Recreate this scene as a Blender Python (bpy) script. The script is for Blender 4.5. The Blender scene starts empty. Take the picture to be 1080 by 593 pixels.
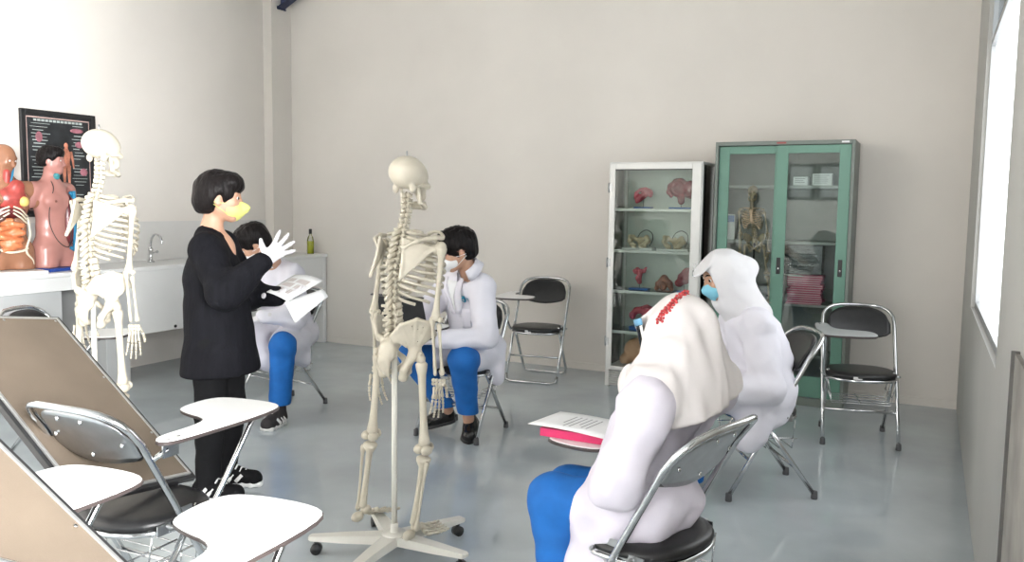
import bpy, bmesh, math, random
import numpy as np
from mathutils import Vector, Matrix
random.seed(7)
SC = bpy.context.scene
COL = SC.collection
V = Vector

# ---------------------------------------------------------------- camera
cd = bpy.data.cameras.new('camera'); cam = bpy.data.objects.new('camera', cd); COL.objects.link(cam)
cd.sensor_width = 36; cd.lens = 29.35; cd.clip_start = 0.02
R_ = V((0.89360701, 0.4486452, 0.01356459)); D_ = V((0.0529737, -0.07540658, -0.99574476)); F_ = V((-0.44571325, 0.89052307, -0.09115025))
mw = Matrix((R_, -D_, -F_)).transposed().to_4x4(); mw.translation = V((0, 0, 1.42))
cam.matrix_world = mw
SC.camera = cam

# ---------------------------------------------------------------- light
W = bpy.data.worlds.new('overcast_sky'); SC.world = W; W.use_nodes = True
bg = W.node_tree.nodes['Background']; bg.inputs[0].default_value = (0.93, 0.97, 1.0, 1); bg.inputs[1].default_value = 2.2
def area(name, loc, rot, sx, sy, power, col=(1, 1, 1)):
    l = bpy.data.lights.new(name, 'AREA'); l.shape = 'RECTANGLE'; l.size = sx; l.size_y = sy; l.energy = power; l.color = col
    o = bpy.data.objects.new(name, l); COL.objects.link(o); o.location = loc; o.rotation_euler = rot
    return o
PI = math.pi
# daylight in the window openings plus an added front lamp, all facing inwards
area('window_daylight', (0.62, -0.3, 1.62), (0, PI/2, 0), 1.45, 2.6, 560)
area('window_daylight', (0.62, -3.0, 1.62), (0, PI/2, 0), 1.45, 2.2, 520)
area('added_front_fill', (-.65, -4.5, 1.75), (PI/2, 0, 0), 1.25, 2.6, 45, (1, 0.985, 0.95))  # assumed source behind the camera, added as weak fill light
SC.view_settings.view_transform = 'Standard'; SC.view_settings.look = 'None'
SC.view_settings.gamma = 1; SC.view_settings.exposure = 1.22

# ---------------------------------------------------------------- materials
MATS = {}
def mat(name, col, rough=0.5, metal=0.0, var=0.0, scale=8.0, bump=0.0, bscale=60.0, spec=0.5, alpha=None, coat=0.0, stretch=None, sss=0.0):
    if name in MATS: return MATS[name]
    m = bpy.data.materials.new(name); m.use_nodes = True; nt = m.node_tree; N = nt.nodes; L = nt.links
    b = N['Principled BSDF']
    b.inputs['Base Color'].default_value = (*col, 1); b.inputs['Roughness'].default_value = rough; b.inputs['Metallic'].default_value = metal
    b.inputs['Specular IOR Level'].default_value = spec
    b.inputs['Coat Weight'].default_value = coat
    if sss: b.inputs['Subsurface Weight'].default_value = sss; b.inputs['Subsurface Radius'].default_value = (0.01, 0.005, 0.003)
    tc = N.new('ShaderNodeTexCoord'); src = tc.outputs['Object']
    if stretch:
        mp = N.new('ShaderNodeMapping'); mp.inputs['Scale'].default_value = stretch; L.new(src, mp.inputs[0]); src = mp.outputs[0]
    if var:
        n = N.new('ShaderNodeTexNoise'); n.inputs['Scale'].default_value = scale; n.inputs['Detail'].default_value = 5; L.new(src, n.inputs['Vector'])
        r = N.new('ShaderNodeValToRGB'); r.color_ramp.elements[0].position = 0.3; r.color_ramp.elements[1].position = 0.7
        r.color_ramp.elements[0].color = (*[max(0, c*(1-var)) for c in col], 1); r.color_ramp.elements[1].color = (*[min(1, c*(1+var)) for c in col], 1)
        L.new(n.outputs['Fac'], r.inputs[0]); L.new(r.outputs[0], b.inputs['Base Color'])
    if bump:
        n2 = N.new('ShaderNodeTexNoise'); n2.inputs['Scale'].default_value = bscale; n2.inputs['Detail'].default_value = 4; L.new(src, n2.inputs['Vector'])
        bp = N.new('ShaderNodeBump'); bp.inputs['Strength'].default_value = bump; bp.inputs['Distance'].default_value = 0.01
        L.new(n2.outputs['Fac'], bp.inputs['Height']); L.new(bp.outputs[0], b.inputs['Normal'])
    if alpha is not None: b.inputs['Alpha'].default_value = alpha
    MATS[name] = m
    return m
def glass(name, tint=(1, 1, 1), gl=0.08, rough=0.02):
    m = bpy.data.materials.new(name); m.use_nodes = True; nt = m.node_tree; N = nt.nodes; L = nt.links; N.clear()
    o = N.new('ShaderNodeOutputMaterial'); mx = N.new('ShaderNodeMixShader'); t = N.new('ShaderNodeBsdfTransparent'); g = N.new('ShaderNodeBsdfGlossy')
    t.inputs[0].default_value = (*tint, 1); g.inputs['Roughness'].default_value = rough
    lw = N.new('ShaderNodeFresnel'); lw.inputs[0].default_value = 1.5
    L.new(lw.outputs[0], mx.inputs[0]); L.new(t.outputs[0], mx.inputs[1]); L.new(g.outputs[0], mx.inputs[2]); L.new(mx.outputs[0], o.inputs[0])
    return m

# ---------------------------------------------------------------- mesh helpers
def catmull(pts, n=6, closed=False):
    P = [V(p) for p in pts]; out = []; k = len(P)
    rng = range(k) if closed else range(k-1)
    for i in rng:
        if closed: a, b, c, d = P[i-1], P[i], P[(i+1) % k], P[(i+2) % k]
        else: a, b, c, d = P[max(i-1, 0)], P[i], P[i+1], P[min(i+2, k-1)]
        for j in range(n):
            t = j/n
            out.append(0.5*((2*b)+(c-a)*t+(2*a-5*b+4*c-d)*t*t+(3*b-a-3*c+d)*t**3))
    if not closed: out.append(P[-1])
    return out
class MB:
    def __init__(s): s.v = []; s.f = []; s.mi = []; s.sm = []; s.cur = 0
    def add(s, vs, fs, smooth=True, xf=None):
        o = len(s.v)
        s.v += [tuple(xf @ V(p)) if xf else tuple(p) for p in vs]
        s.f += [tuple(o+i for i in f) for f in fs]; s.mi += [s.cur]*len(fs); s.sm += [smooth]*len(fs)
        return s
    def box(s, c, size, rot=(0, 0, 0), bev=0.0, seg=2, xf=None):
        bm = bmesh.new(); bmesh.ops.create_cube(bm, size=1)
        for v in bm.verts: v.co = V((v.co.x*size[0], v.co.y*size[1], v.co.z*size[2]))
        if bev: bmesh.ops.bevel(bm, geom=list(bm.edges), offset=bev, segments=seg, profile=0.5, affect='EDGES')
        m = Matrix.Translation(c) @ Matrix.Rotation(rot[2], 4, 'Z') @ Matrix.Rotation(rot[1], 4, 'Y') @ Matrix.Rotation(rot[0], 4, 'X')
        if xf: m = xf @ m
        bm.verts.index_update()
        s.add([m @ v.co for v in bm.verts], [[v.index for v in f.verts] for f in bm.faces], smooth=False); bm.free(); return s
    def b2(s, a, b, bev=0.0, seg=2):
        return s.box([(a[i]+b[i])/2 for i in range(3)], [abs(b[i]-a[i]) for i in range(3)], bev=bev, seg=seg)
    def tube(s, pts, r, seg=8, closed=False, cap=True, sc=(1, 1), up=None):
        P = [V(p) for p in pts]; n = len(P)
        rr = r if hasattr(r, '__len__') else [r]*n
        if len(rr) != n: rr = list(np.interp(np.linspace(0, 1, n), np.linspace(0, 1, len(rr)), rr))
        T = []
        for i in range(n):
            a = P[(i-1) % n] if (closed or i) else P[0]; b = P[(i+1) % n] if (closed or i < n-1) else P[-1]
            d = b-a; T.append(d.normalized() if d.length > 1e-9 else V((0, 0, 1)))
        if up is None:
            nrm = T[0].orthogonal().normalized()
        else:
            nrm = V(up); nrm = (nrm-T[0]*nrm.dot(T[0])).normalized()
        vs = []
        for i in range(n):
            if i: nrm = (nrm - T[i]*nrm.dot(T[i])).normalized()
            if up is not None:
                u = V(up); u = u-T[i]*u.dot(T[i])
                if u.length > 1e-4: nrm = u.normalized()
            bi = T[i].cross(nrm)
            for j in range(seg):
                a = 2*PI*j/seg
                vs.append(P[i]+nrm*(math.cos(a)*rr[i]*sc[0])+bi*(math.sin(a)*rr[i]*sc[1]))
        fs = []
        for i in range(n if closed else n-1):
            k = (i+1) % n
            for j in range(seg): fs.append((i*seg+j, i*seg+(j+1) % seg, k*seg+(j+1) % seg, k*seg+j))
        if cap and not closed: fs.append(tuple(range(seg-1, -1, -1))); fs.append(tuple((n-1)*seg+j for j in range(seg)))
        return s.add(vs, fs)
    def lathe(s, prof, seg=16, xf=None, axis='Z'):
        vs = []; n = len(prof)
        for r, z in prof:
            for j in range(seg):
                a = 2*PI*j/seg; vs.append((r*math.cos(a), r*math.sin(a), z))
        fs = [(i*seg+j, i*seg+(j+1) % seg, (i+1)*seg+(j+1) % seg, (i+1)*seg+j) for i in range(n-1) for j in range(seg)]
        fs.append(tuple(range(seg-1, -1, -1))); fs.append(tuple((n-1)*seg+j for j in range(seg)))
        return s.add(vs, fs, xf=xf)
    def ball(s, c, r, seg=12, ring=8, rot=None):
        r = r if hasattr(r, '__len__') else (r, r, r); vs = [(0, 0, -1)]; fs = []
        for i in range(1, ring):
            p = -PI/2+PI*i/ring
            for j in range(seg): a = 2*PI*j/seg; vs.append((math.cos(p)*math.cos(a), math.cos(p)*math.sin(a), math.sin(p)))
        vs.append((0, 0, 1)); t = len(vs)-1
        for j in range(seg): fs.append((0, 1+(j+1) % seg, 1+j)); fs.append((t, t-seg+j, t-seg+(j+1) % seg))
        for i in range(ring-2):
            for j in range(seg): fs.append((1+i*seg+j, 1+i*seg+(j+1) % seg, 1+(i+1)*seg+(j+1) % seg, 1+(i+1)*seg+j))
        m = Matrix.Translation(c) @ (rot if rot else Matrix.Identity(4)) @ Matrix.Diagonal((*r, 1))
        return s.add(vs, fs, xf=m)
    def prism(s, outline, z0, z1, bev=0.0, xf=None, smooth=False):
        n = len(outline); o = [V((p[0], p[1], 0)) for p in outline]
        rings = []
        if bev:
            c = sum(o, V())/n
            def ins(d):
                r = []
                for i in range(n):
                    t = (o[(i+1) % n]-o[i-1]).normalized(); nn = V((t.y, -t.x, 0)); r.append(o[i]-nn*d)
                return r
            a2 = sum(o[i].x*o[(i+1) % n].y-o[(i+1) % n].x*o[i].y for i in range(n)); sg = 1 if a2 > 0 else -1
            i1 = ins(bev*sg)
            rings = [(i1, z0), (o, z0+bev), (o, z1-bev), (i1, z1)]
        else: rings = [(o, z0), (o, z1)]
        vs = []; fs = []
        for r, z in rings: vs += [(p.x, p.y, z) for p in r]
        for k in range(len(rings)-1):
            for j in range(n): fs.append((k*n+j, k*n+(j+1) % n, (k+1)*n+(j+1) % n, (k+1)*n+j))
        fs.append(tuple(range(n-1, -1, -1))); fs.append(tuple((len(rings)-1)*n+j for j in range(n)))
        return s.add(vs, fs, smooth=smooth, xf=xf)
    def grid(s, pts, thick=0.0, nrm=None, smooth=True):
        """pts: rows x cols of points; a sheet, with its own thickness when asked"""
        h = len(pts); w = len(pts[0]); A = [V(p) for r in pts for p in r]
        q = [(i*w+j, i*w+j+1, (i+1)*w+j+1, (i+1)*w+j) for i in range(h-1) for j in range(w-1)]
        if not thick: return s.add(A, q, smooth)
        N = [V() for _ in A]
        for f in q:
            n = (A[f[2]]-A[f[0]]).cross(A[f[3]]-A[f[1]])
            for i in f: N[i] += n
        Bk = [a-n.normalized()*thick if n.length > 0 else a for a, n in zip(A, N)]; k = len(A)
        fs = q+[tuple(k+i for i in reversed(f)) for f in q]
        edge = [i for i in range(w)]+[i*w+w-1 for i in range(1, h)]+[(h-1)*w+j for j in range(w-2, -1, -1)]+[i*w for i in range(h-2, 0, -1)]
        for a, b in zip(edge, edge[1:]+edge[:1]): fs.append((b, a, k+a, k+b))
        return s.add(A+Bk, fs, smooth)
    def mesh(s, name, mats, fix=True):
        m = bpy.data.meshes.new(name); m.from_pydata(s.v, [], s.f)
        for x in (mats if isinstance(mats, (list, tuple)) else [mats]): m.materials.append(x)
        m.polygons.foreach_set('material_index', s.mi); m.polygons.foreach_set('use_smooth', s.sm)
        if fix:
            bm = bmesh.new(); bm.from_mesh(m); bmesh.ops.recalc_face_normals(bm, faces=bm.faces); bm.to_mesh(m); bm.free()
        m.update(); return m
    def build(s, name, mats, parent=None, loc=None):
        return link(name, s.mesh(name, mats), parent, loc)
def link(name, me, parent=None, loc=None):
    o = bpy.data.objects.new(name, me); COL.objects.link(o)
    if parent: o.parent = parent
    if loc is not None: o.location = loc
    return o
def thing(name, label, cat, loc=(0, 0, 0), rz=0, group=None):
    o = bpy.data.objects.new(name, None); COL.objects.link(o); o.empty_display_size = 0.05
    o.location = loc; o.rotation_euler = (0, 0, rz); return tag(o, label, cat, group)
def tag(o, label=None, cat=None, group=None, kind=None):
    for k, v in (('label', label), ('category', cat), ('group', group), ('kind', kind)):
        if v: o[k] = v
    return o
def struct(name, mb, m, parent=None):
    o = mb.build(name, m, parent)
    if not parent: o['kind'] = 'structure'
    return o
def dup(root, loc=None, rz=None, label=None, group=None, scale=None):
    KEYS = ('label', 'group')
    r = root.copy(); COL.objects.link(r)
    if loc is not None: r.location = loc
    if rz is not None: r.rotation_euler = (0, 0, rz)
    if scale: r.scale = (scale,)*3
    if label: r['label'] = label
    if group: r['group'] = group
    for ch in list(root.children):
        c = ch.copy(); COL.objects.link(c); c.parent = r; c.matrix_parent_inverse = ch.matrix_parent_inverse
        for g in list(ch.children):
            d = g.copy(); COL.objects.link(d); d.parent = c
    return r
def hd(x, y): return math.atan2(-x, y)      # rotation that turns local +Y to the heading (x, y)

# ---------------------------------------------------------------- rounded organic shapes: a signed distance field meshed by surface nets
def A3(p): return np.array(p, dtype=np.float32)
class SDF:
    """list of rounded cones and ellipsoids, blended with a smooth minimum"""
    def __init__(s, k=0.02): s.ops = []; s.k = k; s.xf = None; s.lo = np.full(3, 1e9); s.hi = np.full(3, -1e9)
    def _bb(s, p, r): s.lo = np.minimum(s.lo, np.array(p)-r); s.hi = np.maximum(s.hi, np.array(p)+r)
    def cone(s, a, b, ra, rb=None, flat=None, k=None, op='u'):
        rb = ra if rb is None else rb
        if s.xf: a = s.xf @ V(a); b = s.xf @ V(b); flat = None if flat is None else (s.xf.to_3x3() @ V(flat[0]), flat[1])
        a = A3(a); b = A3(b)
        if op == 'u': s._bb(a, ra); s._bb(b, rb)
        def f(P):
            Q = P; A = a; Bv = b
            if flat is not None:
                n, sc = A3(flat[0]), flat[1]; n = n/np.linalg.norm(n)
                g = np.float32(1/sc-1)
                Q = P+(((P-a)@n)*g)[..., None]*n; Bv = b+n*float((b-a)@n)*g
            ba = Bv-A; l2 = float(ba@ba)+1e-12
            pa = Q-A; t = np.clip((pa@ba)/l2, 0, 1)
            d = np.linalg.norm(pa-t[..., None]*ba, axis=-1)-(ra+t*(rb-ra))
            return d*(min(1, flat[1]) if flat is not None else 1)
        s.ops.append((f, op, s.k if k is None else k)); return s
    def chain(s, pts, rs, **kw):
        for i in range(len(pts)-1): s.cone(pts[i], pts[i+1], rs[i], rs[i+1], **kw)
        return s
    def ell(s, c, r, rot=None, k=None, op='u'):
        Rm = None if rot is None else Matrix.Rotation(rot[0], 3, rot[1]) if isinstance(rot, tuple) else rot
        if s.xf: c = s.xf @ V(c); Rm = s.xf.to_3x3() @ (Rm or Matrix.Identity(3))
        c = A3(c); r = A3(r); 
        if op == 'u': s._bb(c, float(r.max()))
        Rm = None if Rm is None else np.array(Rm, dtype=np.float32)
        def f(P):
            q = P-c
            if Rm is not None: q = q@Rm
            k0 = np.linalg.norm(q/r, axis=-1); k1 = np.linalg.norm(q/(r*r), axis=-1)
            return k0*(k0-1)/np.maximum(k1, 1e-6)
        s.ops.append((f, op, s.k if k is None else k)); return s
    def fn(s, f, op='u', k=None, bb=None):
        if bb: s._bb(bb[0], 0); s._bb(bb[1], 0)
        if s.xf:
            g = f; Rx = np.array(s.xf.to_3x3(), dtype=np.float32); tx = A3(s.xf.translation); f = lambda P: g((P-tx)@Rx)
        s.ops.append((f, op, s.k if k is None else k)); return s
    def __call__(s, P):
        d = None
        for f, op, k in s.ops:
            e = f(P)
            if d is None: d = e; continue
            if op == 'u':
                h = np.maximum(k-np.abs(d-e), 0)/max(k, 1e-6); d = np.minimum(d, e)-h*h*k*0.25
            elif op == 's':
                e = -e; h = np.maximum(k-np.abs(d-e), 0)/max(k, 1e-6); d = np.maximum(d, e)+h*h*k*0.25
            elif op == 'i':
                h = np.maximum(k-np.abs(d-e), 0)/max(k, 1e-6); d = np.maximum(d, e)+h*h*k*0.25
            elif op == 'd': d = d+e
        return d
    def hit(s, p, d, n=60):
        p = np.array(p, dtype=np.float32); d = np.array(d, dtype=np.float32); d = d/np.linalg.norm(d)
        for _ in range(n):
            e = float(s(p[None])[0]); p = p+d*max(min(e, .03), -.03)*.8
            if abs(e) < 3e-4: break
        return V(p.tolist())
    def mesh(s, name, mats, vox=0.01, pad=0.03, smooth=1, matfn=None):
        lo = (s.lo-pad).astype(np.float32); n = np.ceil((s.hi+pad-lo)/vox).astype(int)+1
        ax = [lo[i]+vox*np.arange(n[i], dtype=np.float32) for i in range(3)]
        d = np.empty(tuple(n), dtype=np.float32)
        yz = np.stack(np.meshgrid(ax[1], ax[2], indexing='ij'), -1)
        step = max(1, int(200000//(n[1]*n[2])))
        for i in range(0, n[0], step):
            xs = ax[0][i:i+step]
            P = np.empty((len(xs), n[1], n[2], 3), dtype=np.float32); P[..., 0] = xs[:, None, None]; P[..., 1:] = yz[None]
            d[i:i+step] = s(P)
        vs, fs = nets(d, lo, vox)
        for _ in range(smooth): vs = relax(vs, fs)
        m = bpy.data.meshes.new(name); m.vertices.add(len(vs)); m.vertices.foreach_set('co', vs.astype(np.float32).ravel())
        k = len(fs); m.loops.add(4*k); m.loops.foreach_set('vertex_index', fs.astype(np.int32).ravel())
        m.polygons.add(k); m.polygons.foreach_set('loop_start', np.arange(0, 4*k, 4, dtype=np.int32))
        for x in (mats if isinstance(mats, (list, tuple)) else [mats]): m.materials.append(x)
        if matfn is not None: m.polygons.foreach_set('material_index', matfn(vs[fs].mean(1)).astype(np.int32))
        m.polygons.foreach_set('use_smooth', np.ones(k, dtype=bool)); m.update(calc_edges=True); m.validate()
        return m
    def build(s, name, mats, parent=None, **kw): return link(name, s.mesh(name, mats, **kw), parent)
def relax(vs, fs):
    acc = np.zeros_like(vs); cnt = np.zeros(len(vs))
    for a, b in ((0, 1), (1, 2), (2, 3), (3, 0)):
        np.add.at(acc, fs[:, a], vs[fs[:, b]]); np.add.at(cnt, fs[:, a], 1)
        np.add.at(acc, fs[:, b], vs[fs[:, a]]); np.add.at(cnt, fs[:, b], 1)
    return 0.5*vs+0.5*acc/np.maximum(cnt, 1)[:, None]
def nets(d, lo, h):
    neg = d < 0; nx, ny, nz = d.shape
    C = np.zeros((nx-1, ny-1, nz-1), dtype=np.int8)
    for i in (0, 1):
        for j in (0, 1):
            for k in (0, 1): C += neg[i:nx-1+i, j:ny-1+j, k:nz-1+k]
    act = (C > 0) & (C < 8); idx = np.full(C.shape, -1, dtype=np.int64); ii = np.argwhere(act); idx[act] = np.arange(len(ii))
    S = np.zeros((len(ii), 3)); cn = np.zeros(len(ii))
    cor = [(i, j, k) for i in (0, 1) for j in (0, 1) for k in (0, 1)]
    val = {c: d[ii[:, 0]+c[0], ii[:, 1]+c[1], ii[:, 2]+c[2]] for c in cor}
    for a in cor:
        for x in range(3):
            if a[x]: continue
            b = tuple(a[t]+(t == x) for t in range(3)); va, vb = val[a], val[b]; m = (va < 0) != (vb < 0)
            t = np.where(m, va/np.where(m, va-vb, 1), 0); p = np.zeros((len(ii), 3)); p += a; p[:, x] += t
            S += p*m[:, None]; cn += m
    vs = (ii+S/np.maximum(cn, 1)[:, None])*h+lo
    F = []
    for x in range(3):
        y, z = (x+1) % 3, (x+2) % 3
        sl0 = [slice(None)]*3; sl1 = [slice(None)]*3; sl0[x] = slice(0, -1); sl1[x] = slice(1, None)
        a = neg[tuple(sl0)]; b = neg[tuple(sl1)]; e = np.argwhere(a != b)
        e = e[(e[:, y] > 0) & (e[:, z] > 0) & (e[:, y] < d.shape[y]-1) & (e[:, z] < d.shape[z]-1)]
        q = []
        for oy, oz in ((-1, -1), (0, -1), (0, 0), (-1, 0)):
            p = e.copy(); p[:, y] += oy; p[:, z] += oz; q.append(idx[p[:, 0], p[:, 1], p[:, 2]])
        q = np.stack(q, 1); inside = a[e[:, 0], e[:, 1], e[:, 2]]; q[~inside] = q[~inside][:, ::-1]; F.append(q)
    return vs, np.concatenate(F)
def folds(amp, dirs, seed=0, crease=False):
    """soft cloth folds: sum of sines along the given directions (each direction's length sets its frequency)"""
    r = np.random.RandomState(seed); ph = r.rand(len(dirs))*6.28
    D = np.array(dirs, dtype=np.float32); W2 = (r.randn(len(dirs), 3)*9).astype(np.float32); ph2 = r.rand(len(dirs))*6.28
    def f(P):
        o = 0
        for i in range(len(D)):
            a = P@D[i]+ph[i]+1.3*np.sin(P@W2[i]+ph2[i]); o = o+(np.sin(a) if not crease else 1.7*np.abs(np.sin(a*.5))**.75-1.0)
        return (o*np.float32(amp/len(D))).astype(np.float32)
    return f

# ---------------------------------------------------------------- shared materials
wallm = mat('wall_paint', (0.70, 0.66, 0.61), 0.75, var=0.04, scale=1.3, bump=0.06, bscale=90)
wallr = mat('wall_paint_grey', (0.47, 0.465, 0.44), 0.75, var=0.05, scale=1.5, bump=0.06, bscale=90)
ceilm = mat('ceiling_paint', (0.42, 0.42, 0.41), 0.8, var=0.02)
floorm = mat('grey_epoxy', (0.44, 0.485, 0.505), 0.06, var=0.13, scale=1.6, bump=0.008, bscale=4, spec=0.6)
chrome = mat('chrome', (0.62, 0.63, 0.64), 0.16, 1.0, var=0.06, scale=30)
steel = mat('brushed_steel', (0.42, 0.43, 0.44), 0.28, 1.0, var=0.12, scale=14, bump=0.02, bscale=80)
vinyl = mat('black_vinyl', (0.012, 0.012, 0.013), 0.36, var=0.2, scale=30, bump=0.05, bscale=250)
rubber = mat('grey_rubber', (0.075, 0.075, 0.08), 0.7, var=0.1)
blackp = mat('black_plastic', (0.015, 0.015, 0.016), 0.4, var=0.1)
laminate = mat('white_laminate', (0.80, 0.80, 0.79), 0.28, var=0.02, scale=5)
greylam = mat('grey_laminate', (0.42, 0.44, 0.44), 0.35, var=0.04, scale=5)
edgeband = mat('black_edge_band', (0.05, 0.038, 0.036), 0.45, var=0.1)
counterm = mat('counter_white', (0.74, 0.74, 0.73), 0.35, var=0.03, scale=3)
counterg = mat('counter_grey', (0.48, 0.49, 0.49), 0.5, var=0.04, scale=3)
tilem = mat('splash_tile', (0.60, 0.59, 0.57), 0.3, var=0.03, scale=2)
paper = mat('paper', (0.82, 0.82, 0.82), 0.8, var=0.01)
ink = mat('ink_brown', (0.30, 0.16, 0.12), 0.8, var=0.2, scale=40)
inkg = mat('ink_grey', (0.35, 0.35, 0.36), 0.8, var=0.1)
glassm = glass('pane_glass'); glassd = glass('cabinet_glass', (0.90, 0.94, 0.92))

# ---------------------------------------------------------------- the room
XL, XR, YB, YF, ZC = -6.0, 0.227, 6.70, -4.6, 4.3
struct('floor', MB().b2((XL-.3, YF-.3, -.1), (XR+.3, YB+.3, 0)), floorm)
struct('ceiling', MB().b2((XL-.3, YF-.3, ZC), (XR+.3, YB+.3, ZC+.1)), ceilm)
struct('wall_back', MB().b2((XL-.3, YB, 0), (XR+.3, YB+.25, ZC)), wallm)
struct('wall_left', MB().b2((XL-.3, YF, 0), (XL, YB, ZC)), wallm)
litpane = mat('daylit_frosted_pane', (0.8, 0.8, 0.8), 0.6); litpane.node_tree.nodes['Principled BSDF'].inputs['Emission Color'].default_value = (0.93, 0.97, 1, 1); litpane.node_tree.nodes['Principled BSDF'].inputs['Emission Strength'].default_value = 1.05
# right wall with three window openings
wins = [(3.35, 5.50), (-1.6, 1.0), (-4.1, -1.9)]; SILL, HEAD, TOP = 0.865, 2.36, 2.95
m = MB(); ys = [YF-.3]+[y for w in sorted(wins) for y in w]+[YB+.3]
for i in range(0, len(ys), 2): m.b2((XR, ys[i], 0), (XR+.22, ys[i+1], ZC))
for a, b in wins: m.b2((XR, a, 0), (XR+.22, b, SILL)); m.b2((XR, a, TOP), (XR+.22, b, ZC))
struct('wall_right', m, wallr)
alum = mat('window_aluminium', (0.42, 0.43, 0.44), 0.4, 0.6, var=0.04)
frost = mat('frosted_transom', (0.62, 0.72, 0.78), 0.5, var=0.03); 
for i, (a, b) in enumerate(wins):
    m = MB(); x0, x1 = XR+.02, XR+.07
    for y in (a, b-.035): m.b2((x0, y, SILL), (x1, y+.035, TOP))
    for z in (SILL, HEAD-.02, TOP-.035): m.b2((x0, a+.035, z), (x1, b-.035, z+.035))
    w = struct('window_%d' % (i+1), m, alum)
    if i: m = MB(); m.b2((x0, (a+b)/2-.02, SILL+.035), (x1, (a+b)/2+.02, HEAD-.02)); m.build('mullion', alum, w)
    MB().b2((XR+.043, a+.035, SILL+.035), (XR+.047, b-.035, HEAD-.02)).build('pane', litpane if i == 0 else glassm, w)
    MB().b2((XR+.043, a+.035, HEAD+.015), (XR+.047, b-.035, TOP-.035)).build('transom_pane', glass('transom_glass', (0.62, 0.74, 0.80)), w)
# front wall behind the photographer, with an assumed opening added for the front fill lamp
m = MB(); m.b2((XL, YF-.25, 0), (-1.3, YF, ZC)); m.b2((0, YF-.25, 0), (XR+.3, YF, ZC)); m.b2((-1.3, YF-.25, 3.05), (0, YF, ZC)); m.b2((-1.3, YF-.25, 0), (0, YF, .45))
struct('wall_front', m, mat('wall_paint_front', (0.52, 0.505, 0.48), 0.75, var=.04))
# column in the far left corner and the roof beam that lands on it
struct('trim_1', MB().b2((XL, 6.42, 0), (XL+.11, YB, ZC)), wallm)
navy = mat('navy_steel_paint', (0.018, 0.025, 0.075), 0.45, var=0.1)
m = MB(); xf = Matrix.Translation((-5.89, 6.56, 3.32)) @ Matrix.Rotation(-math.radians(27), 4, 'Y')
for c, s in (((.85, 0, .10), (1.7, .012, .17)), ((.85, 0, .012), (1.7, .1, .012)), ((.85, 0, .188), (1.7, .1, .012)), ((.006, 0, .1), (.012, .12, .22))): m.box(c, s, xf=xf)
struct('trim_2', m, navy)
# low cover board on the right wall, near the camera
m = MB(); m.b2((XR-.012, 1.75, .0), (XR, 2.56, 1.045)); 
t = struct('trim_3', m, mat('weathered_board', (0.30, 0.285, 0.26), 0.7, var=0.25, scale=6))
MB().b2((XR-.02, 2.545, 0), (XR-.0, 2.565, 1.05)).build('edge_strip', mat('dark_strip', (0.09, 0.085, 0.08), 0.6, var=0.2), t)
m = MB(); m.lathe([(.004, 0), (.006, .004), (.006, .02), (.003, .024)], 8, Matrix.Translation((XR-.02, 2.50, .43)) @ Matrix.Rotation(-PI/2, 4, 'Y')); m.build('screw_cap', laminate, t)
struct('baseboard_back', MB().b2((XL+.6, YB-.012, 0), (XR, YB, .06)), wallm)

# ---------------------------------------------------------------- counter along the left wall
CX, CZ = -5.45, 0.90
ct = thing('counter', 'long white laboratory counter built along the left wall', 'counter', (XL, 0, 0))
def cpart(n, a, b, mm, bev=0.004): return MB().b2((a[0]-XL, a[1], a[2]), (b[0]-XL, b[1], b[2]), bev=bev).build(n, mm, ct)
cpart('worktop', (XL+.001, 1.2, CZ-.03), (CX+.012, YB-.001, CZ), counterm)
cpart('fascia', (CX-.05, 1.2, .772), (CX, 4.14, CZ-.031), counterm)
cpart('front_panel', (CX-.03, 4.36, .372), (CX-.001, YB-.062, CZ-.031), counterm)
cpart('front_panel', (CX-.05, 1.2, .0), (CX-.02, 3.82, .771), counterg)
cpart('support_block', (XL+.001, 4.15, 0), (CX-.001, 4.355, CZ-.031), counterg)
cpart('support_block', (XL+.001, YB-.06, 0), (CX+.0, YB-.014, CZ-.031), counterm)
m = MB(); m.lathe([(.011, 0), (.013, .006), (.009, .014)], 10, Matrix.Translation((CX-.001-XL, 4.785, .40)) @ Matrix.Rotation(PI/2, 4, 'Y')); m.build('cable_cap', blackp, ct)
sp = struct('trim_4', MB().b2((XL, 1.2, CZ+.001), (XL+.014, 6.41, 1.235)), tilem)
# mixer taps on the counter
def tap(x, y, label):
    t = thing('faucet', label, 'faucet', (x, y, CZ), 0, 'taps on the laboratory counter')
    MB().lathe([(.028, 0), (.028, .012), (.016, .02), (.014, .09), (.018, .095), (.018, .12), (.006, .125)], 12).build('tap_body', chrome, t)
    MB().tube(catmull([(0, 0, .10), (.01, 0, .19), (.06, 0, .235), (.12, 0, .21), (.135, 0, .16)], 6), .0085).build('spout', chrome, t)
    m = MB(); m.tube([(0, .012, .075), (0, .06, .085)], .006); m.ball((0, .065, .086), .012, 8, 6); m.build('tap_lever', chrome, t)
tap(-5.80, 4.86, 'chrome tap on the counter behind the left skeleton'); tap(-5.84, 5.72, 'chrome tap on the counter just behind the black sweater')
# bottle with yellow liquid
t = thing('bottle', 'clear bottle of yellow green liquid with black cap at far end of counter', 'bottle', (-5.56, 6.58, CZ))
MB().lathe([(.030, 0), (.034, .006), (.034, .13), (.027, .165), (.0125, .19), (.0125, .215)], 16).build('bottle_glass', glass('bottle_glass', (.93, .95, .9)), t)
MB().lathe([(.029, .004), (.032, .008), (.032, .125), (.031, .128)], 16).build('liquid', mat('yellow_liquid', (0.55, 0.56, 0.03), 0.2, var=0.05), t)
MB().lathe([(.016, .2), (.016, .245), (.012, .25)], 12).build('cap', blackp, t)

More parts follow.
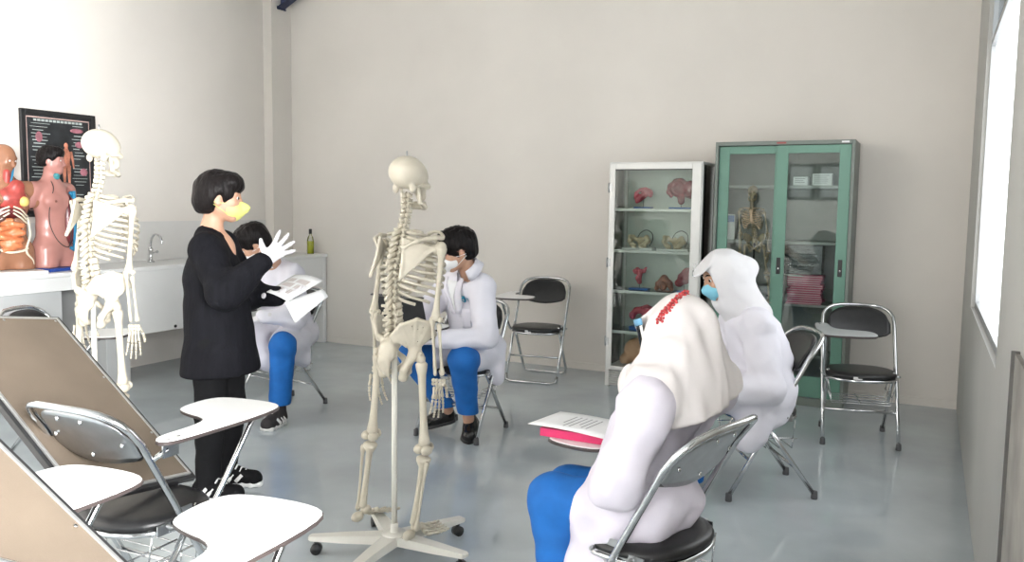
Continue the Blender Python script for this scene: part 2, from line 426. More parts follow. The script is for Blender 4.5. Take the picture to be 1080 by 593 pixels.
# ---------------------------------------------------------------- framed anatomy chart on the left wall
y0, y1, z0, z1 = 3.90, 4.51, 1.28, 2.075; cy, cz = (y0+y1)/2, (z0+z1)/2
t = thing('framed_chart', 'black framed anatomy chart with a red muscle figure on the left wall', 'picture', (XL+.001, cy, cz))
w, h = y1-y0, z1-z0; m = MB()
for a, b in (((0, -w/2, -h/2), (.03, -w/2+.035, h/2)), ((0, w/2-.035, -h/2), (.03, w/2, h/2)), ((0, -w/2+.035, -h/2), (.03, w/2-.035, -h/2+.035)), ((0, -w/2+.035, h/2-.035), (.03, w/2-.035, h/2))): m.b2(a, b, bev=.004)
m.build('frame', blackp, t)
MB().b2((0, -w/2+.035, -h/2+.035), (.012, w/2-.035, h/2-.035)).build('chart_sheet', mat('chart_black', (0.02, 0.022, 0.025), 0.35, var=0.5, scale=10), t)
lm = mat('chart_lines', (0.45, 0.50, 0.48), 0.5, var=0.2); red = mat('chart_muscle', (0.50, 0.19, 0.12), 0.5, var=0.35, scale=30)
m = MB(); m.b2((.012, -w/2+.05, h/2-.058), (.0128, w/2-.05, h/2-.05)); m.b2((.012, -w/2+.05, -h/2+.05), (.0128, w/2-.05, -h/2+.055))
for y in (-w/2+.048, w/2-.053): m.b2((.012, y, -h/2+.05), (.0128, y+.005, h/2-.05))
m.build('border_line', mat('chart_pink_line', (0.6, 0.42, 0.38), 0.5), t)
m = MB()
for k in range(26):
    z = h/2-.10-k*.025
    for a, b in ((-.23, -.06), (.10, .23)):
        aa = a+random.uniform(0, .03); bb = b-random.uniform(0, .07)
        if random.random() < .8: m.b2((.012, aa, z), (.0127, bb, z+random.uniform(.003, .007)))
for k in range(13): m.b2((.012, -.20+k*.031, h/2-.082), (.0127, -.20+k*.031+.024, h/2-.066))
tag(m.build('chart_print', lm, t), kind='stuff')
m = MB()
fy = lambda p: (p[0], .055+(p[1]-.045)*.62, .17-(.271-p[2])*.62)
def cap2(m, pts, r): m.tube([fy(p) for p in pts], [q*.62 for q in r], 8, sc=(1, .12), up=(0, 1, 0))
m.ball(fy((.014, .045, .235)), (.003, .018, .023), 10, 6)
cap2(m, [(.014, .045, .21), (.014, .045, .12), (.014, .045, .03), (.014, .045, -.02)], [.02, .065, .045, .05])
for s in (-1, 1):
    cap2(m, [(.014, .045+s*.06, .165), (.014, .045+s*.085, .06), (.014, .045+s*.095, -.04)], [.02, .016, .01])
    cap2(m, [(.014, .045+s*.028, -.01), (.014, .045+s*.032, -.13), (.014, .045+s*.03, -.27)], [.03, .022, .012])
m.build('muscle_figure', red, t)
m = MB()
for y, z, a, b in ((.17, .16, .04, .025), (.2, -.05, .035, .03), (-.16, .2, .03, .04), (.15, .265, .06, .018)): m.ball((.0125, y, z), (.002, a, b), 10, 6)
tag(m.build('organ_print', mat('chart_violet', (0.34, 0.13, 0.16), 0.5, var=0.3, scale=20), t), kind='stuff')

# ---------------------------------------------------------------- steel cabinet with glass doors
SX0, SX1, SY0, SY1, SZ = -2.258, -1.527, 6.18, 6.56, 1.757
sw = SX1-SX0
white = mat('cabinet_white', (0.62, 0.62, 0.60), 0.4, 0.25, var=0.05, scale=4)
sc_ = thing('display_cabinet', 'narrow white metal display cabinet with glass door full of anatomical models', 'cabinet', ((SX0+SX1)/2, (SY0+SY1)/2, 0))
hx, hy = sw/2, (SY1-SY0)/2
def sc(n, a, b, mm=white, bev=0.003, par=sc_): return MB().b2(a, b, bev=bev).build(n, mm, par)
sc('top_panel', (-hx, -hy, SZ-.02), (hx, hy, SZ)); sc('bottom_panel', (-hx+.02, -hy+.02, .145), (hx-.02, hy-.014, .16)); sc('back_panel', (-hx+.02, hy-.012, .02), (hx-.02, hy, SZ-.021), mat('cabinet_back', (0.62, 0.66, 0.61), 0.5, var=.04), 0)
for x in (-hx, hx-.032):
    for y in (-hy, hy-.032): sc('corner_post', (x, y, 0), (x+.032, y+.032, SZ-.021))
for x in (-hx+.012, hx-.016): sc('side_glass', (x, -hy+.033, .15), (x+.004, hy-.033, SZ-.022), glassd, 0)
for x in (-hx+.004, hx-.018): sc('side_plate', (x, -hy+.033, .0), (x+.014, hy-.033, .149))
for z in (1.40, 1.077, .758, .437):
    s = sc('shelf', (-hx+.034, -hy+.055, z-.008), (hx-.034, hy-.013, z), glass('shelf_glass_%d' % int(z*100), (.86, .92, .9)), 0)
    sc('edge_strip', (-hx+.034, -hy+.042, z-.018), (hx-.034, -hy+.054, z+.004), white, 0.001, s)
    sc('rear_rail', (-hx+.034, hy-.03, z-.02), (hx-.034, hy-.014, z-.009), white, 0.001, s)
m = MB(); fw = .045; y0, y1 = -hy-.014, -hy-.001; bot = .135
for a, b in (((-hx+.008, y0, bot), (-hx+.008+fw, y1, SZ-.01)), ((hx-.008-fw-.025, y0, bot), (hx-.008, y1, SZ-.01)), ((-hx+.008+fw, y0, SZ-.055), (hx-.008-fw-.025, y1, SZ-.01)), ((-hx+.008+fw, y0, bot), (hx-.008-fw-.025, y1, bot+.03))): m.b2(a, b, bev=.003)
dr = m.build('door', white, sc_)
sc('door_pane', (-hx+.05, -hy-.009, bot+.028), (hx-.075, -hy-.005, SZ-.053), glassd, 0, dr)
sc('pane_gasket', (-hx+.053, -hy-.0155, SZ-.062), (hx-.078, -hy-.0145, SZ-.055), rubber, 0, dr)
for z in (1.56, .98, .36): 
    m = MB(); m.lathe([(.008, 0), (.008, .075)], 10, Matrix.Translation((-hx+.004, -hy-.016, z-.037))); m.b2((-hx+.008, -hy-.018, z-.03), (-hx+.03, -hy-.0142, z+.03)); m.build('hinge', steel, dr)
m = MB(); m.b2((hx-.05, -hy-.02, .90), (hx-.03, -hy-.0142, 1.0)); m.tube([(hx-.04, -hy-.02, .95), (hx-.04, -hy-.04, .95), (hx-.04, -hy-.045, .91)], .006); m.build('handle', chrome, dr)
for k in range(7):
    z = .012+k*.0165; MB().box((0, -hy+.006, z+.005), (sw-.068, .016, .007), rot=(.5, 0, 0)).build('louvre_slat', white, sc_)
sc('kick_plate', (-hx+.033, -hy+.03, 0), (hx-.033, -hy+.034, .13), steel, 0)

# ---------------------------------------------------------------- green cabinet with sliding glass doors
GX0, GX1, GY0, GY1, GZ = -1.458, -.497, 6.25, 6.66, 1.90
green = mat('green_enamel', (0.115, 0.25, 0.19), 0.42, var=0.06, scale=3); gfr = mat('grey_green_enamel', (0.16, 0.185, 0.165), 0.45, var=0.06, scale=3); gin = mat('cabinet_inside', (0.26, 0.27, 0.26), 0.6, var=0.05)
gc = thing('storage_cabinet', 'tall green steel cabinet with two sliding glass doors against the back wall', 'cabinet', ((GX0+GX1)/2, (GY0+GY1)/2, 0))
gw = GX1-GX0; hx, hy = gw/2, (GY1-GY0)/2
def g(n, a, b, mm=gfr, bev=0.002, par=gc): return MB().b2(a, b, bev=bev).build(n, mm, par)
g('side_panel', (-hx, -hy, 0), (-hx+.022, hy, GZ)); g('side_panel', (hx-.022, -hy, 0), (hx, hy, GZ))
g('top_panel', (-hx+.0225, -hy, GZ-.028), (hx-.0225, hy, GZ)); g('back_panel', (-hx+.0225, hy-.01, .06), (hx-.0225, hy, GZ-.029), gin, 0)
g('plinth', (-hx+.0225, -hy, 0), (hx-.0225, hy-.011, .06))
for z in (1.588, 1.18, .725, .35): g('shelf', (-hx+.0235, -hy+.13, z-.022), (hx-.0235, hy-.011, z), mat('shelf_grey', (0.36, 0.38, 0.36), 0.5, var=.04))
def gdoor(x0, x1, y, lf, rf):
    m = MB(); zb, zt = .065, GZ-.032
    for a, b in (((x0, y, zb), (x0+lf, y+.018, zt)), ((x1-rf, y, zb), (x1, y+.018, zt)), ((x0+lf, y, zt-.056), (x1-rf, y+.018, zt)), ((x0+lf, y, zb), (x1-rf, y+.018, zb+.15))): m.b2(a, b, bev=.002)
    d = m.build('sliding_door', green, gc)
    g('door_pane', (x0+lf-.004, y+.007, zb+.146), (x1-rf+.004, y+.011, zt-.052), glassd, 0, d); return d
cx = (GX0+GX1)/2
d1 = gdoor(-hx+.024, -.966-cx, -hy+.03, .075, .068); d2 = gdoor(-1.017-cx, hx-.024, -hy+.006, .078, .075)
for d, x, y in ((d2, -.978-cx, -hy+.004), (d2, -.56-cx, -hy+.004)):
    m = MB(); m.b2((x-.014, y-.002, .945), (x+.014, y+.002, 1.065), bev=.003); m.build('recessed_handle', blackp, d)
    m = MB(); m.ball((x, y-.002, .985), (.006, .003, .009), 8, 6); m.build('lock_cylinder', chrome, d)
g('sticker', (-.045, -hy-.0012, GZ-.02), (.02, -hy, GZ-.008), mat('red_sticker', (.3, .05, .045), .5), 0); g('sticker', (hx-.09, -hy-.0012, GZ-.02), (hx-.04, -hy, GZ-.008), paper, 0)
# --- what the green cabinet holds
ORD = ['topmost of']+[w+' from the top of' for w in ('second', 'third', 'fourth', 'fifth', 'sixth', 'seventh', 'eighth', 'ninth', 'tenth', 'eleventh', 'twelfth', 'thirteenth')]
pink = mat('magenta_folder', (0.50, 0.075, 0.16), 0.5, var=0.15, scale=12)
x, y, z = -.80, 6.47, .7265; n = 13
for k in range(n):
    w, dpt, h = .235+random.uniform(-.012, .012), .16, .0155
    t = thing('folder', 'magenta folder, '+ORD[n-1-k]+' the pile behind the right glass door', 'folder', (x+random.uniform(-.012, .012), y-.05+random.uniform(-.008, .008), z), random.uniform(-.06, .06), 'magenta folders piled in the green cabinet')
    m = MB(); m.b2((-w/2, -dpt/2, 0), (w/2, dpt/2, .0065)); m.b2((-w/2, -dpt/2, h-.006), (w/2, dpt/2, h)); m.b2((-w/2, dpt/2-.002, .0065), (w/2, dpt/2, h-.006)); m.build('cover', pink, t)
    MB().b2((-w/2+.004, -dpt/2-.004, .0067), (w/2-.004, dpt/2-.004, h-.0062)).build('pages', paper, t); z += h+.0006
def slabs(name, label, cat, group, x, y, z, n, w, d, h, mm, jit=.01):
    for k in range(n):
        o = MB().b2((-w/2, -d/2, 0), (w/2, d/2, h), bev=.003).build(name, mm); o.location = (x+random.uniform(-jit, jit), y+random.uniform(-jit, jit)*.5, z+k*(h+.0008)); o.rotation_euler.z = random.uniform(-.05, .05); tag(o, label % ORD[n-1-k], cat, group)
slabs('binder', 'dark grey binder, %s the pile low behind the left glass door', 'binder', 'dark binders behind the left glass door', -1.20, 6.50, .7265, 5, .26, .20, .022, mat('grey_binder', (.10, .105, .11), .35, var=.1))
traym = mat('steel_tray', (0.10, 0.105, 0.11), 0.25, 0.9, var=0.1)
for k in range(7):
    t = MB(); w, d = .125, .085; o = [(-w, -d), (w, -d), (w, d), (-w, d)]
    t.b2((-w, -d, 0), (w, d, .003))
    for a, b in (((-w-.008, -d-.008, .003), (w+.008, -d, .026)), ((-w-.008, d, .003), (w+.008, d+.008, .026)), ((-w-.008, -d, .003), (-w, d, .026)), ((w, -d, .003), (w+.008, d, .026))): t.b2(a, b)
    o = t.build('instrument_tray', traym); o.location = (-.83, 6.48, 1.1815-.18+k*.031-.0); 
    o.location.z = .945+k*.0295 if k < 7 else 0
    tag(o, 'steel tray, '+ORD[6-k]+' the stack above the magenta folders', 'tray', 'steel trays above the magenta folders')
for k, (x, w, h, l) in enumerate(((-.872, .10, .062, 'small white box on top shelf, nearer the middle door post'), (-.722, .135, .085, 'larger white box on top shelf beside the small box'))):
    t = thing('carton', l, 'box', (x, 6.46, 1.5885)); MB().b2((-w/2, -.05, 0), (w/2, .05, h), bev=.002).build('carton_body', paper, t)
    m = MB()
    for q in range(3 if k == 0 else 5): m.b2((-w/2+.012, -.0506, h-.016-q*.0135), (w/2-.012-random.uniform(0, .03), -.05, h-.012-q*.0135))
    tag(m.build('print_lines', inkg, t), kind='stuff')
t = thing('booklet', 'white and blue booklet standing at left end of the green cabinet', 'booklet', (-1.375, 6.40, 1.1815), .3)
MB().b2((-.045, -.006, 0), (.045, .006, .19)).build('cover', paper, t); MB().b2((-.04, -.0066, .13), (.04, -.006, .18)).build('blue_band', mat('blue_print', (.12, .2, .42), .5), t)
o = MB().b2((-.05, -.09, 0), (.05, .03, .003)).build('paper_sheet', paper); o.location = (-.895, 6.35, .935); o.rotation_euler = (0, .06, .5); tag(o, 'white paper sticking out of the magenta folder pile', 'paper')
# framed pictures on the wall behind the photographer: seen only mirrored in the cabinet glass
for x, l in ((-2.31, 'black framed picture behind the camera, left one of two mirrored in cabinet glass'), (-1.745, 'black framed picture behind the camera, right one of two mirrored in cabinet glass')):
    t = thing('picture_frame', l, 'picture', (x, YF+.001, 1.935), 0, 'framed pictures on the front wall')
    m = MB()
    for a, b in (((-.26, 0, -.345), (-.21, .03, .345)), ((.21, 0, -.345), (.26, .03, .345)), ((-.21, 0, -.345), (.21, .03, -.295)), ((-.21, 0, .295), (.21, .03, .345))): m.b2(a, b)
    m.build('frame', blackp, t); MB().b2((-.21, 0, -.295), (.21, .012, .295)).build('picture_sheet', greylam, t)

# ---------------------------------------------------------------- folding chairs with a writing tablet
def rounded(pts, it=3):
    for _ in range(it):
        q = []
        for i in range(len(pts)):
            a, b = pts[i], pts[(i+1) % len(pts)]
            q += [(a[0]*.75+b[0]*.25, a[1]*.75+b[1]*.25), (a[0]*.25+b[0]*.75, a[1]*.25+b[1]*.75)]
        pts = q
    return pts
def lean(z): return .19-(z-.02)*.54 if z < .70 else .19-.68*.54-(z-.70)*.75   # y of the main tube at height z
TAB = rounded([(.185, -.12), (.26, -.14), (.275, .02), (.275, .35), (.22, .42), (.01, .41), (-.055, .36), (-.04, .20), (.02, .165), (.15, .14), (.185, .06)], 2)
def make_chair(label, loc, heading, sled=False, tabm=None, arm=True, rack=True, tz=.70):
    t = thing('tablet_chair', label, 'chair', (*loc, 0), hd(*heading), 'folding chairs with writing tablets')
    hw, r = .212, .0115
    # main frame: front feet, up to the arch over the backrest
    P = [(-hw, lean(.02), .012 if sled else .025)]+[(-hw, lean(z), z) for z in (.3, .55, .68)]
    for k in range(0, 13):
        a = PI-PI*k/12; c = math.cos(a); s = math.sin(a)
        x = hw*math.copysign(abs(c)**.55, c); z = .70+.11*abs(s)**.7; P.append((x, lean(z)-.025*(1-(x/hw)**2), z))
    P += [(hw, lean(z), z) for z in (.68, .55, .3)]+[(hw, lean(.02), .012 if sled else .025)]
    m = MB(); m.tube(P, r, 8)
    m.tube([(-hw, lean(.20), .20), (hw, lean(.20), .20)], .008, 6)
    if sled: m.tube([(-hw, lean(.06), .06), (-hw+.01, lean(.02), .018), (-hw+.05, lean(.0)+.01, .0115), (hw-.05, lean(.0)+.01, .0115), (hw-.01, lean(.02), .018), (hw, lean(.06), .06)], r, 8)
    m.build('main_frame', chrome, t)
    m = MB(); q = hw-.026; A = (.06, .44); B = (-.245, .02)
    if sled: m.tube([(-q, *A), (-q, B[0]+.03, .06), (-q+.012, B[0]+.005, .018), (-q+.05, B[0], .0115), (q-.05, B[0], .0115), (q-.012, B[0]+.005, .018), (q, B[0]+.03, .06), (q, *A)], r*.95, 8)
    else:
        for s in (-q, q): m.tube([(s, *A), (s, *B)], r*.95, 8)
        f = .30; m.tube([(-q, A[0]+(B[0]-A[0])*(1-f), A[1]*f+B[1]*(1-f)), (q, A[0]+(B[0]-A[0])*(1-f), A[1]*f+B[1]*(1-f))], .008, 6)
    m.build('rear_frame', chrome, t)
    for s in (-1, 1):
        if not sled:
            for x, y in ((s*hw, lean(.02)), (s*q, B[0]-.0)): MB().lathe([(.0155, 0), (.0165, .006), (.0145, .038), (.012, .04)], 10, Matrix.Translation((x, y, 0))).build('rubber_foot', rubber, t)
        m = MB(); m.box((s*(hw-.014), -.03, .408), (.004, .17, .034)); m.box((s*(hw-.014), lean(.43)+.03, .435), (.004, .05, .04))
        for y in (lean(.42), .055, -.08): m.ball((s*(hw-.0), y, .415), (.016, .008, .008), 8, 6)
        m.build('hinge_plate', steel, t)
    # seat
    sx, sy = .182, .165; SO = rounded([(-sx, -sy), (sx, -sy), (sx+.004, sy), (-sx-.004, sy)], 3); SO = [(a*1.09, b*1.09+.0) for a, b in SO]
    m = MB(); m.tube([(a, b, .397) for a, b in SO], .010, 8, closed=True); m.prism(SO, .394, .402); m.build('seat_pan', chrome, t)
    m = MB(); IN = lambda f: [(a*f, b*f) for a, b in SO]
    vs = []; n = len(SO)
    for f, z in ((.96, .403), (1.03, .412), (1.035, .424), (.99, .436), (.85, .442), (.5, .445)): vs += [(a, b, z) for a, b in IN(f)]
    fs = [(k*n+j, k*n+(j+1) % n, (k+1)*n+(j+1) % n, (k+1)*n+j) for k in range(5) for j in range(n)]+[tuple(5*n+j for j in range(n)), tuple(range(n-1, -1, -1))]
    m.add(vs, fs); c = m.build('seat_cushion', vinyl, t)
    MB().box((.03, sy*1.09+.004, .415), (.05, .003, .016)).build('maker_plate', laminate, c)
    # backrest: curved panel, vinyl in front, bare steel behind
    def sheet(off, grow=0.0):
        rows = []
        for i in range(9):
            v = i/8; row = []
            for j in range(17):
                u = -1+2*j/16; x = u*(.185+grow)
                top = .70+.092*abs(1-abs(u)**3.2)**.6 + (grow if abs(u) < .98 else 0); bo = .645-.035*(1-u*u)-grow
                if abs(u) > .999: bo, top = .652, .702
                z = bo+(top-bo)*v; row.append((x, lean(z)-.022*(1-(x/.2)**2)+off, z))
            rows.append(row)
        return rows
    bk = MB().grid(sheet(0), .004).build('back_shell', steel, t)
    for x, z in ((-.145, .69), (-.05, .765), (.05, .765), (.145, .69), (.0, .64)): MB().ball((x, lean(z)-.022*(1-(x/.2)**2)-.006, z), (.008, .004, .008), 8, 6).build('rivet', chrome, bk)
    a = sheet(.012, .003); b = sheet(.0045, .002); m = MB(); m.grid(a, .010); m.build('back_pad', vinyl, t)
    # writing tablet on the right arm
    if arm:
        top = tabm or laminate; z = tz
        tb = MB().prism(TAB, z-.014, z-.002, bev=.003).build('tablet', edgeband, t); MB().prism([(x*.985+.002, y*.985+.002) for x, y in TAB], z-.0022, z+.0008).build('tablet_face', top, tb)
        m = MB(); m.tube(catmull([(.225, .30, z-.016), (.227, .27, z-.03), (.224, .22, z-.10), (.215, .12, .46), (.207, .08, .41)], 5), .0095, 8)
        m.box((.235, -.09, z-.03), (.006, .06, .05)); m.tube([(hw, lean(.64), .64), (.235, -.10, z-.03)], .009, 8)
        for y in (-.10, -.06): m.ball((.236, y, z), (.008, .008, .0025), 8, 6)
        m.build('tablet_support', chrome, t)
    if rack:
        m = MB()
        for k in range(5): y = -.13+k*.065; m.tube([(-q+.012, y, .30), (-q+.02, y, .25), (q-.02, y, .25), (q-.012, y, .30)], .0032, 5)
        for x in (-q+.014, 0, q-.014): m.tube([(x, -.15, .253 if x == 0 else .30), (x, .145, .253 if x == 0 else .30)], .0035, 5)
        for s in (-1, 1):
            for y in (-.13, .13): m.tube([(s*(q-.013), y, .30), (s*(hw-.02), y, .395)], .003, 5)
        m.build('book_rack', chrome, t)
    return t
CH = {}
CH['g'] = make_chair('empty folding chair at left, steel shell back towards us, board propped on it', (-2.265, 1.835), (-.03, 1))
def chair(key, label, loc, heading, src='g'):
    CH[key] = dup(CH[src], (*loc, 0), hd(*heading), label); return CH[key]
chair('k', 'chair by the white counter, half hidden behind the farther brown board', (-4.26, 2.99), (.894, .447))
chair('i', 'chair behind the nearer brown board, only its white tablet showing', (-2.02, 1.06), (-.03, 1))
chair('j', 'nearest chair, bottom left, its big white tablet at the frame bottom', (-1.465, 1.10), (-.03, 1))
chair('s1', 'folding chair under the student holding papers behind the black sweater', (-4.0, 4.40), (-.2, -.98))
chair('s2', 'folding chair under the student with the laptop behind the middle skeleton', (-2.55, 4.42), (0, -1))
CH['h1'] = make_chair('folding chair under the nearest woman in a white headscarf', (-.735, 2.43), (-.96, .264), tz=.645)
chair('h2', 'folding chair under the woman in a pale blue face mask', (-.75, 4.28), (-.87, -.49))
CH['e'] = make_chair('empty folding chair by the back wall, left of the white display cabinet', (-2.83, 6.14), (.15, -.99), sled=True, rack=False)
CH['r'] = make_chair('empty folding chair in front of the green cabinet, tablet grey', (-.35, 5.50), (.19, -.98), tabm=greylam)

# ---------------------------------------------------------------- boards propped on the chairs at left
brown = mat('hardboard', (0.108, 0.083, 0.060), 0.75, var=0.10, scale=5, bump=0.1, bscale=200)
alu = mat('aluminium_rail', (0.50, 0.50, 0.49), 0.35, 0.8, var=0.05)
def board(label, A, B, Pt):
    A, B, Pt = V(A), V(B), V(Pt); e2 = (A-B); L = e2.length; e2.normalize(); e1 = Pt-A; e1 -= e2*e1.dot(e2); Wd = e1.length; e1.normalize(); n = e1.cross(e2)
    cam_p = V((0, 0, 1.42)); s = 1 if (cam_p-A).dot(n) > 0 else -1
    M = Matrix((e1, e2, n)).transposed().to_4x4(); M.translation = B
    t = thing('whiteboard', label, 'board', group='whiteboards seen from their brown backs'); t.matrix_world = M
    def q(nm, a, b, mm): 
        f = lambda p: (p[0], p[1], p[2]*s)
        MB().b2(f(a), f(b), bev=.001, seg=1).build(nm, mm, t)
    q('back_sheet', (.008, .008, -.004), (Wd-.008, L-.008, .0), brown)
    for nm, a, b in (('side_rail', (0, 0, -.006), (.010, L, .003)), ('side_rail', (Wd-.010, 0, -.006), (Wd, L, .003)), ('end_rail', (.010, 0, -.006), (Wd-.010, .010, .003)), ('end_rail', (.010, L-.010, -.006), (Wd-.010, L, .003))): q(nm, a, b, alu)
    q('front_rim', (-.020, -.014, -.026), (Wd+.014, L+.014, -.0065), blackp)
    q('writing_face', (.01, .01, -.029), (Wd-.01, L-.01, -.0262), laminate)
    for x, y in ((.02, L-.02), (.02, .25*L), (.02, .6*L), (Wd-.02, L-.02), (Wd/2, L-.02)):
        m = MB(); m.ball((x, y, .001*s), (.005, .005, .002), 8, 6); m.build('screw', steel, t)
    return t
board('brown backed whiteboard propped on the empty chair, farther of the two boards', (-2.990, 2.066, .962), (-2.295, 2.070, .457), (-2.939, 1.600, 1.031))
board('brown backed whiteboard cut by the lower left corner, nearer of the two boards', (-1.8406, 1.0832, .925), (-1.1363, 1.1706, .465), (-1.79, .80, .96))

# ---------------------------------------------------------------- skeletons on rolling stands
bone = mat('bone', (0.51, 0.465, 0.375), 0.42, var=0.07, scale=14, bump=0.05, bscale=60)
cart = mat('cartilage', (0.50, 0.45, 0.36), 0.5, var=0.05, scale=20)
standm = mat('stand_white', (0.60, 0.585, 0.53), 0.35, var=0.03)
dark = mat('dark_gap', (0.06, 0.045, 0.035), 0.8, var=0.1)
def zr(z): return z*.9 if z < .83 else .747+(z-.83)*1.045
BZ, BX = [0, .4, .82, .95, 1.2, 1.35, 1.6], [-.010, -.012, -.004, .0, .045, .050, .040]
def bend(z): return float(np.interp(z, BZ, BX))
def q3(p): return V((p[0]+bend(p[2]), p[1], zr(p[2])))
def shaft(m, a, b, r, h0, h1, seg=10):
    """a long bone: slim shaft, knobbed ends"""
    a, b = q3(a), q3(b); pts = [a.lerp(b, t) for t in (0, .03, .08, .16, .3, .5, .7, .84, .92, .97, 1)]
    m.tube(pts, [h0*.6, h0, h0*.92, r*1.15, r, r*.95, r, r*1.2, h1*.92, h1, h1*.6], seg)
SPINE = []
def spine_pt(t): # t 0 (C1) .. 1 (L5)
    return V((0, float(np.interp(t, [0, .12, .28, .5, .72, .9, 1], [0, -.006, -.03, -.062, -.046, -.018, -.022])), 1.445-(1.445-.895)*t))
HT = [.021]*7+[.0215, .022, .0225, .023, .0235, .024, .0245, .025, .0255, .026, .0265, .027]+[.031, .0315, .032, .0325, .033]
acc = 0; tot = sum(HT)
for i, h in enumerate(HT): SPINE.append((spine_pt((acc+h/2)/tot), h)); acc += h
def make_vertebra(kind):
    m = MB(); r, h, sp, tr, dn = {'c': (.015, .014, .024, .022, .006), 't': (.019, .019, .042, .030, .026), 'l': (.026, .026, .040, .040, .006)}[kind]
    m.lathe([(r*.8, -h/2), (r, -h*.42), (r*.86, 0), (r, h*.42), (r*.8, h/2)], 12, Matrix.Diagonal((1.1, .85, 1, 1)))
    m.tube([(0, -r*.8, .002), (0, -r-sp*.5, -dn*.4), (0, -r-sp, -dn)], [.009, .006, .0055], 6, sc=(1.5, .7), up=(0, 0, 1))
    for s in (-1, 1):
        m.tube([(0, -r*.9, .002), (s*tr*.6, -r*1.25, .003), (s*tr, -r*1.5, .004)], [.008, .006, .0065], 6)
        m.tube([(s*r*.7, -r*1.0, -h*.62), (s*r*.75, -r*1.15, h*.62)], .0055, 6)
    return m.mesh('vertebra', bone)
VM = {k: make_vertebra(k) for k in 'ctl'}
def rib_path(i, s):
    p, h = SPINE[6+i]; wd = [.060, .088, .108, .121, .129, .134, .136, .134, .128, .118, .104, .086][i-1]; dp = [.060, .078, .090, .098, .104, .108, .110, .110, .106, .10, .10, .09][i-1]
    drop = [.035, .045, .052, .058, .063, .067, .070, .072, .070, .064, .05, .03][i-1]; end = [.86, .88, .90, .91, .91, .90, .86, .80, .74, .68, .50, .36][i-1]
    yb = p.y-.004; out = []
    for k in range(15):
        f = PI*end*k/14; x = wd*math.sin(f)**.9 if f > 0 else 0
        x = max(x, .016); y = yb-.018*math.sin(min(f*2.2, PI))*1.0+dp*(1-math.cos(f)) *.93 - .0
        z = p.z+.006-drop*(f/(PI*end))**1.15*(1 if i < 8 else 1)
        out.append(q3((s*x, y, z)))
    return out
def make_skull():
    S = SDF(.014)
    S.ell((0, -.008, 1.532), (.069, .088, .072)).ell((0, .035, 1.515), (.058, .058, .058))
    S.cone((0, .055, 1.475), (0, .068, 1.432), .036, .024, k=.02)                       # maxilla
    for s in (-1, 1):
        S.cone((s*.055, .048, 1.478), (s*.060, -.005, 1.470), .009, .007, k=.008); S.ell((s*.045, .066, 1.474), (.015, .014, .014))
        S.ell((s*.050, -.03, 1.462), (.012, .016, .020))
        S.ell((s*.031, .092, 1.495), (.020, .026, .017), op='s', k=.006)
        S.ell((s*.068, .018, 1.465), (.012, .030, .014), op='s', k=.006)
    S.ell((0, .098, 1.464), (.010, .02, .017), op='s', k=.004); S.ell((0, .01, 1.43), (.042, .05, .028), op='s', k=.01)
    me = S.mesh('skull', bone, vox=.0045, pad=.012)
    return remap(me)
def remap(me):
    co = np.empty(len(me.vertices)*3); me.vertices.foreach_get('co', co); co = co.reshape(-1, 3); z = co[:, 2].copy(); co[:, 0] += np.interp(z, BZ, BX); co[:, 2] = np.where(z < .83, z*.9, .747+(z-.83)*1.045); me.vertices.foreach_set('co', co.ravel()); me.update(); return me
def make_jaw():
    S = SDF(.006); 
    S.chain([(-.052, .004, 1.462), (-.050, .012, 1.405), (-.036, .055, 1.385), (0, .085, 1.383), (.036, .055, 1.385), (.050, .012, 1.405), (.052, .004, 1.462)], [.007, .010, .0105, .0125, .0105, .010, .007])
    S.chain([(-.036, .055, 1.402), (0, .082, 1.402), (.036, .055, 1.402)], [.007, .008, .007])
    return remap(S.mesh('mandible', bone, vox=.004, pad=.01))
def shrink(me):
    o = q3((0, -.01, 1.45)); me.transform(Matrix.Translation(o) @ Matrix.Diagonal((.92, .92, .86, 1)) @ Matrix.Translation(-o)); return me
def make_pelvis():
    S = SDF(.012)
    def plate(A, B, C, th):
        T = [np.array(v, dtype=np.float32) for v in (A, B, C)]; N = np.cross(T[1]-T[0], T[2]-T[0]); N = N/np.linalg.norm(N)
        def f(P):
            d = np.abs((P-T[0])@N)-th
            for i in range(3):
                a, b, c = T[i], T[(i+1) % 3], T[(i+2) % 3]; e = np.cross(b-a, N); e = e/np.linalg.norm(e)
                if (c-a)@e > 0: e = -e
                d = np.maximum(d, (P-a)@e)
            return d.astype(np.float32)
        S.fn(f, bb=((-.15, -.11, .72), (.15, .11, .99)), k=.010)
    for s in (-1, 1):
        crest = [(s*.040, -.092, .912), (s*.074, -.074, .958), (s*.114, -.030, .978), (s*.138, .022, .962), (s*.130, .064, .912)]
        for a, b in zip(crest, crest[1:]): plate((s*.082, -.004, .842), a, b, .0042)
        S.chain([q for q in crest], [.008, .0075, .0075, .0075, .008], k=.008)
        S.ell((s*.085, -.002, .838), (.030, .030, .030)); S.ell((s*.104, .006, .830), (.021, .021, .021), op='s', k=.005)
        S.chain([(s*.080, -.02, .825), (s*.066, -.045, .775), (s*.056, -.038, .738), (s*.036, .015, .752), (s*.010, .045, .785), (s*.03, .045, .805), (s*.078, .025, .845)], [.017, .014, .016, .010, .012, .011, .014], k=.012)
    # sacrum and tail bone
    S.chain([(0, -.040, .890), (0, -.070, .850), (0, -.088, .805), (0, -.080, .765), (0, -.068, .745)], [.036, .030, .020, .011, .006], flat=((0, .8, .5), .45), k=.02)
    for s in (-1, 1): S.cone((s*.02, -.052, .885), (s*.045, -.075, .90), .016, .014)
    return remap(S.mesh('pelvis', bone, vox=.0055, pad=.012))
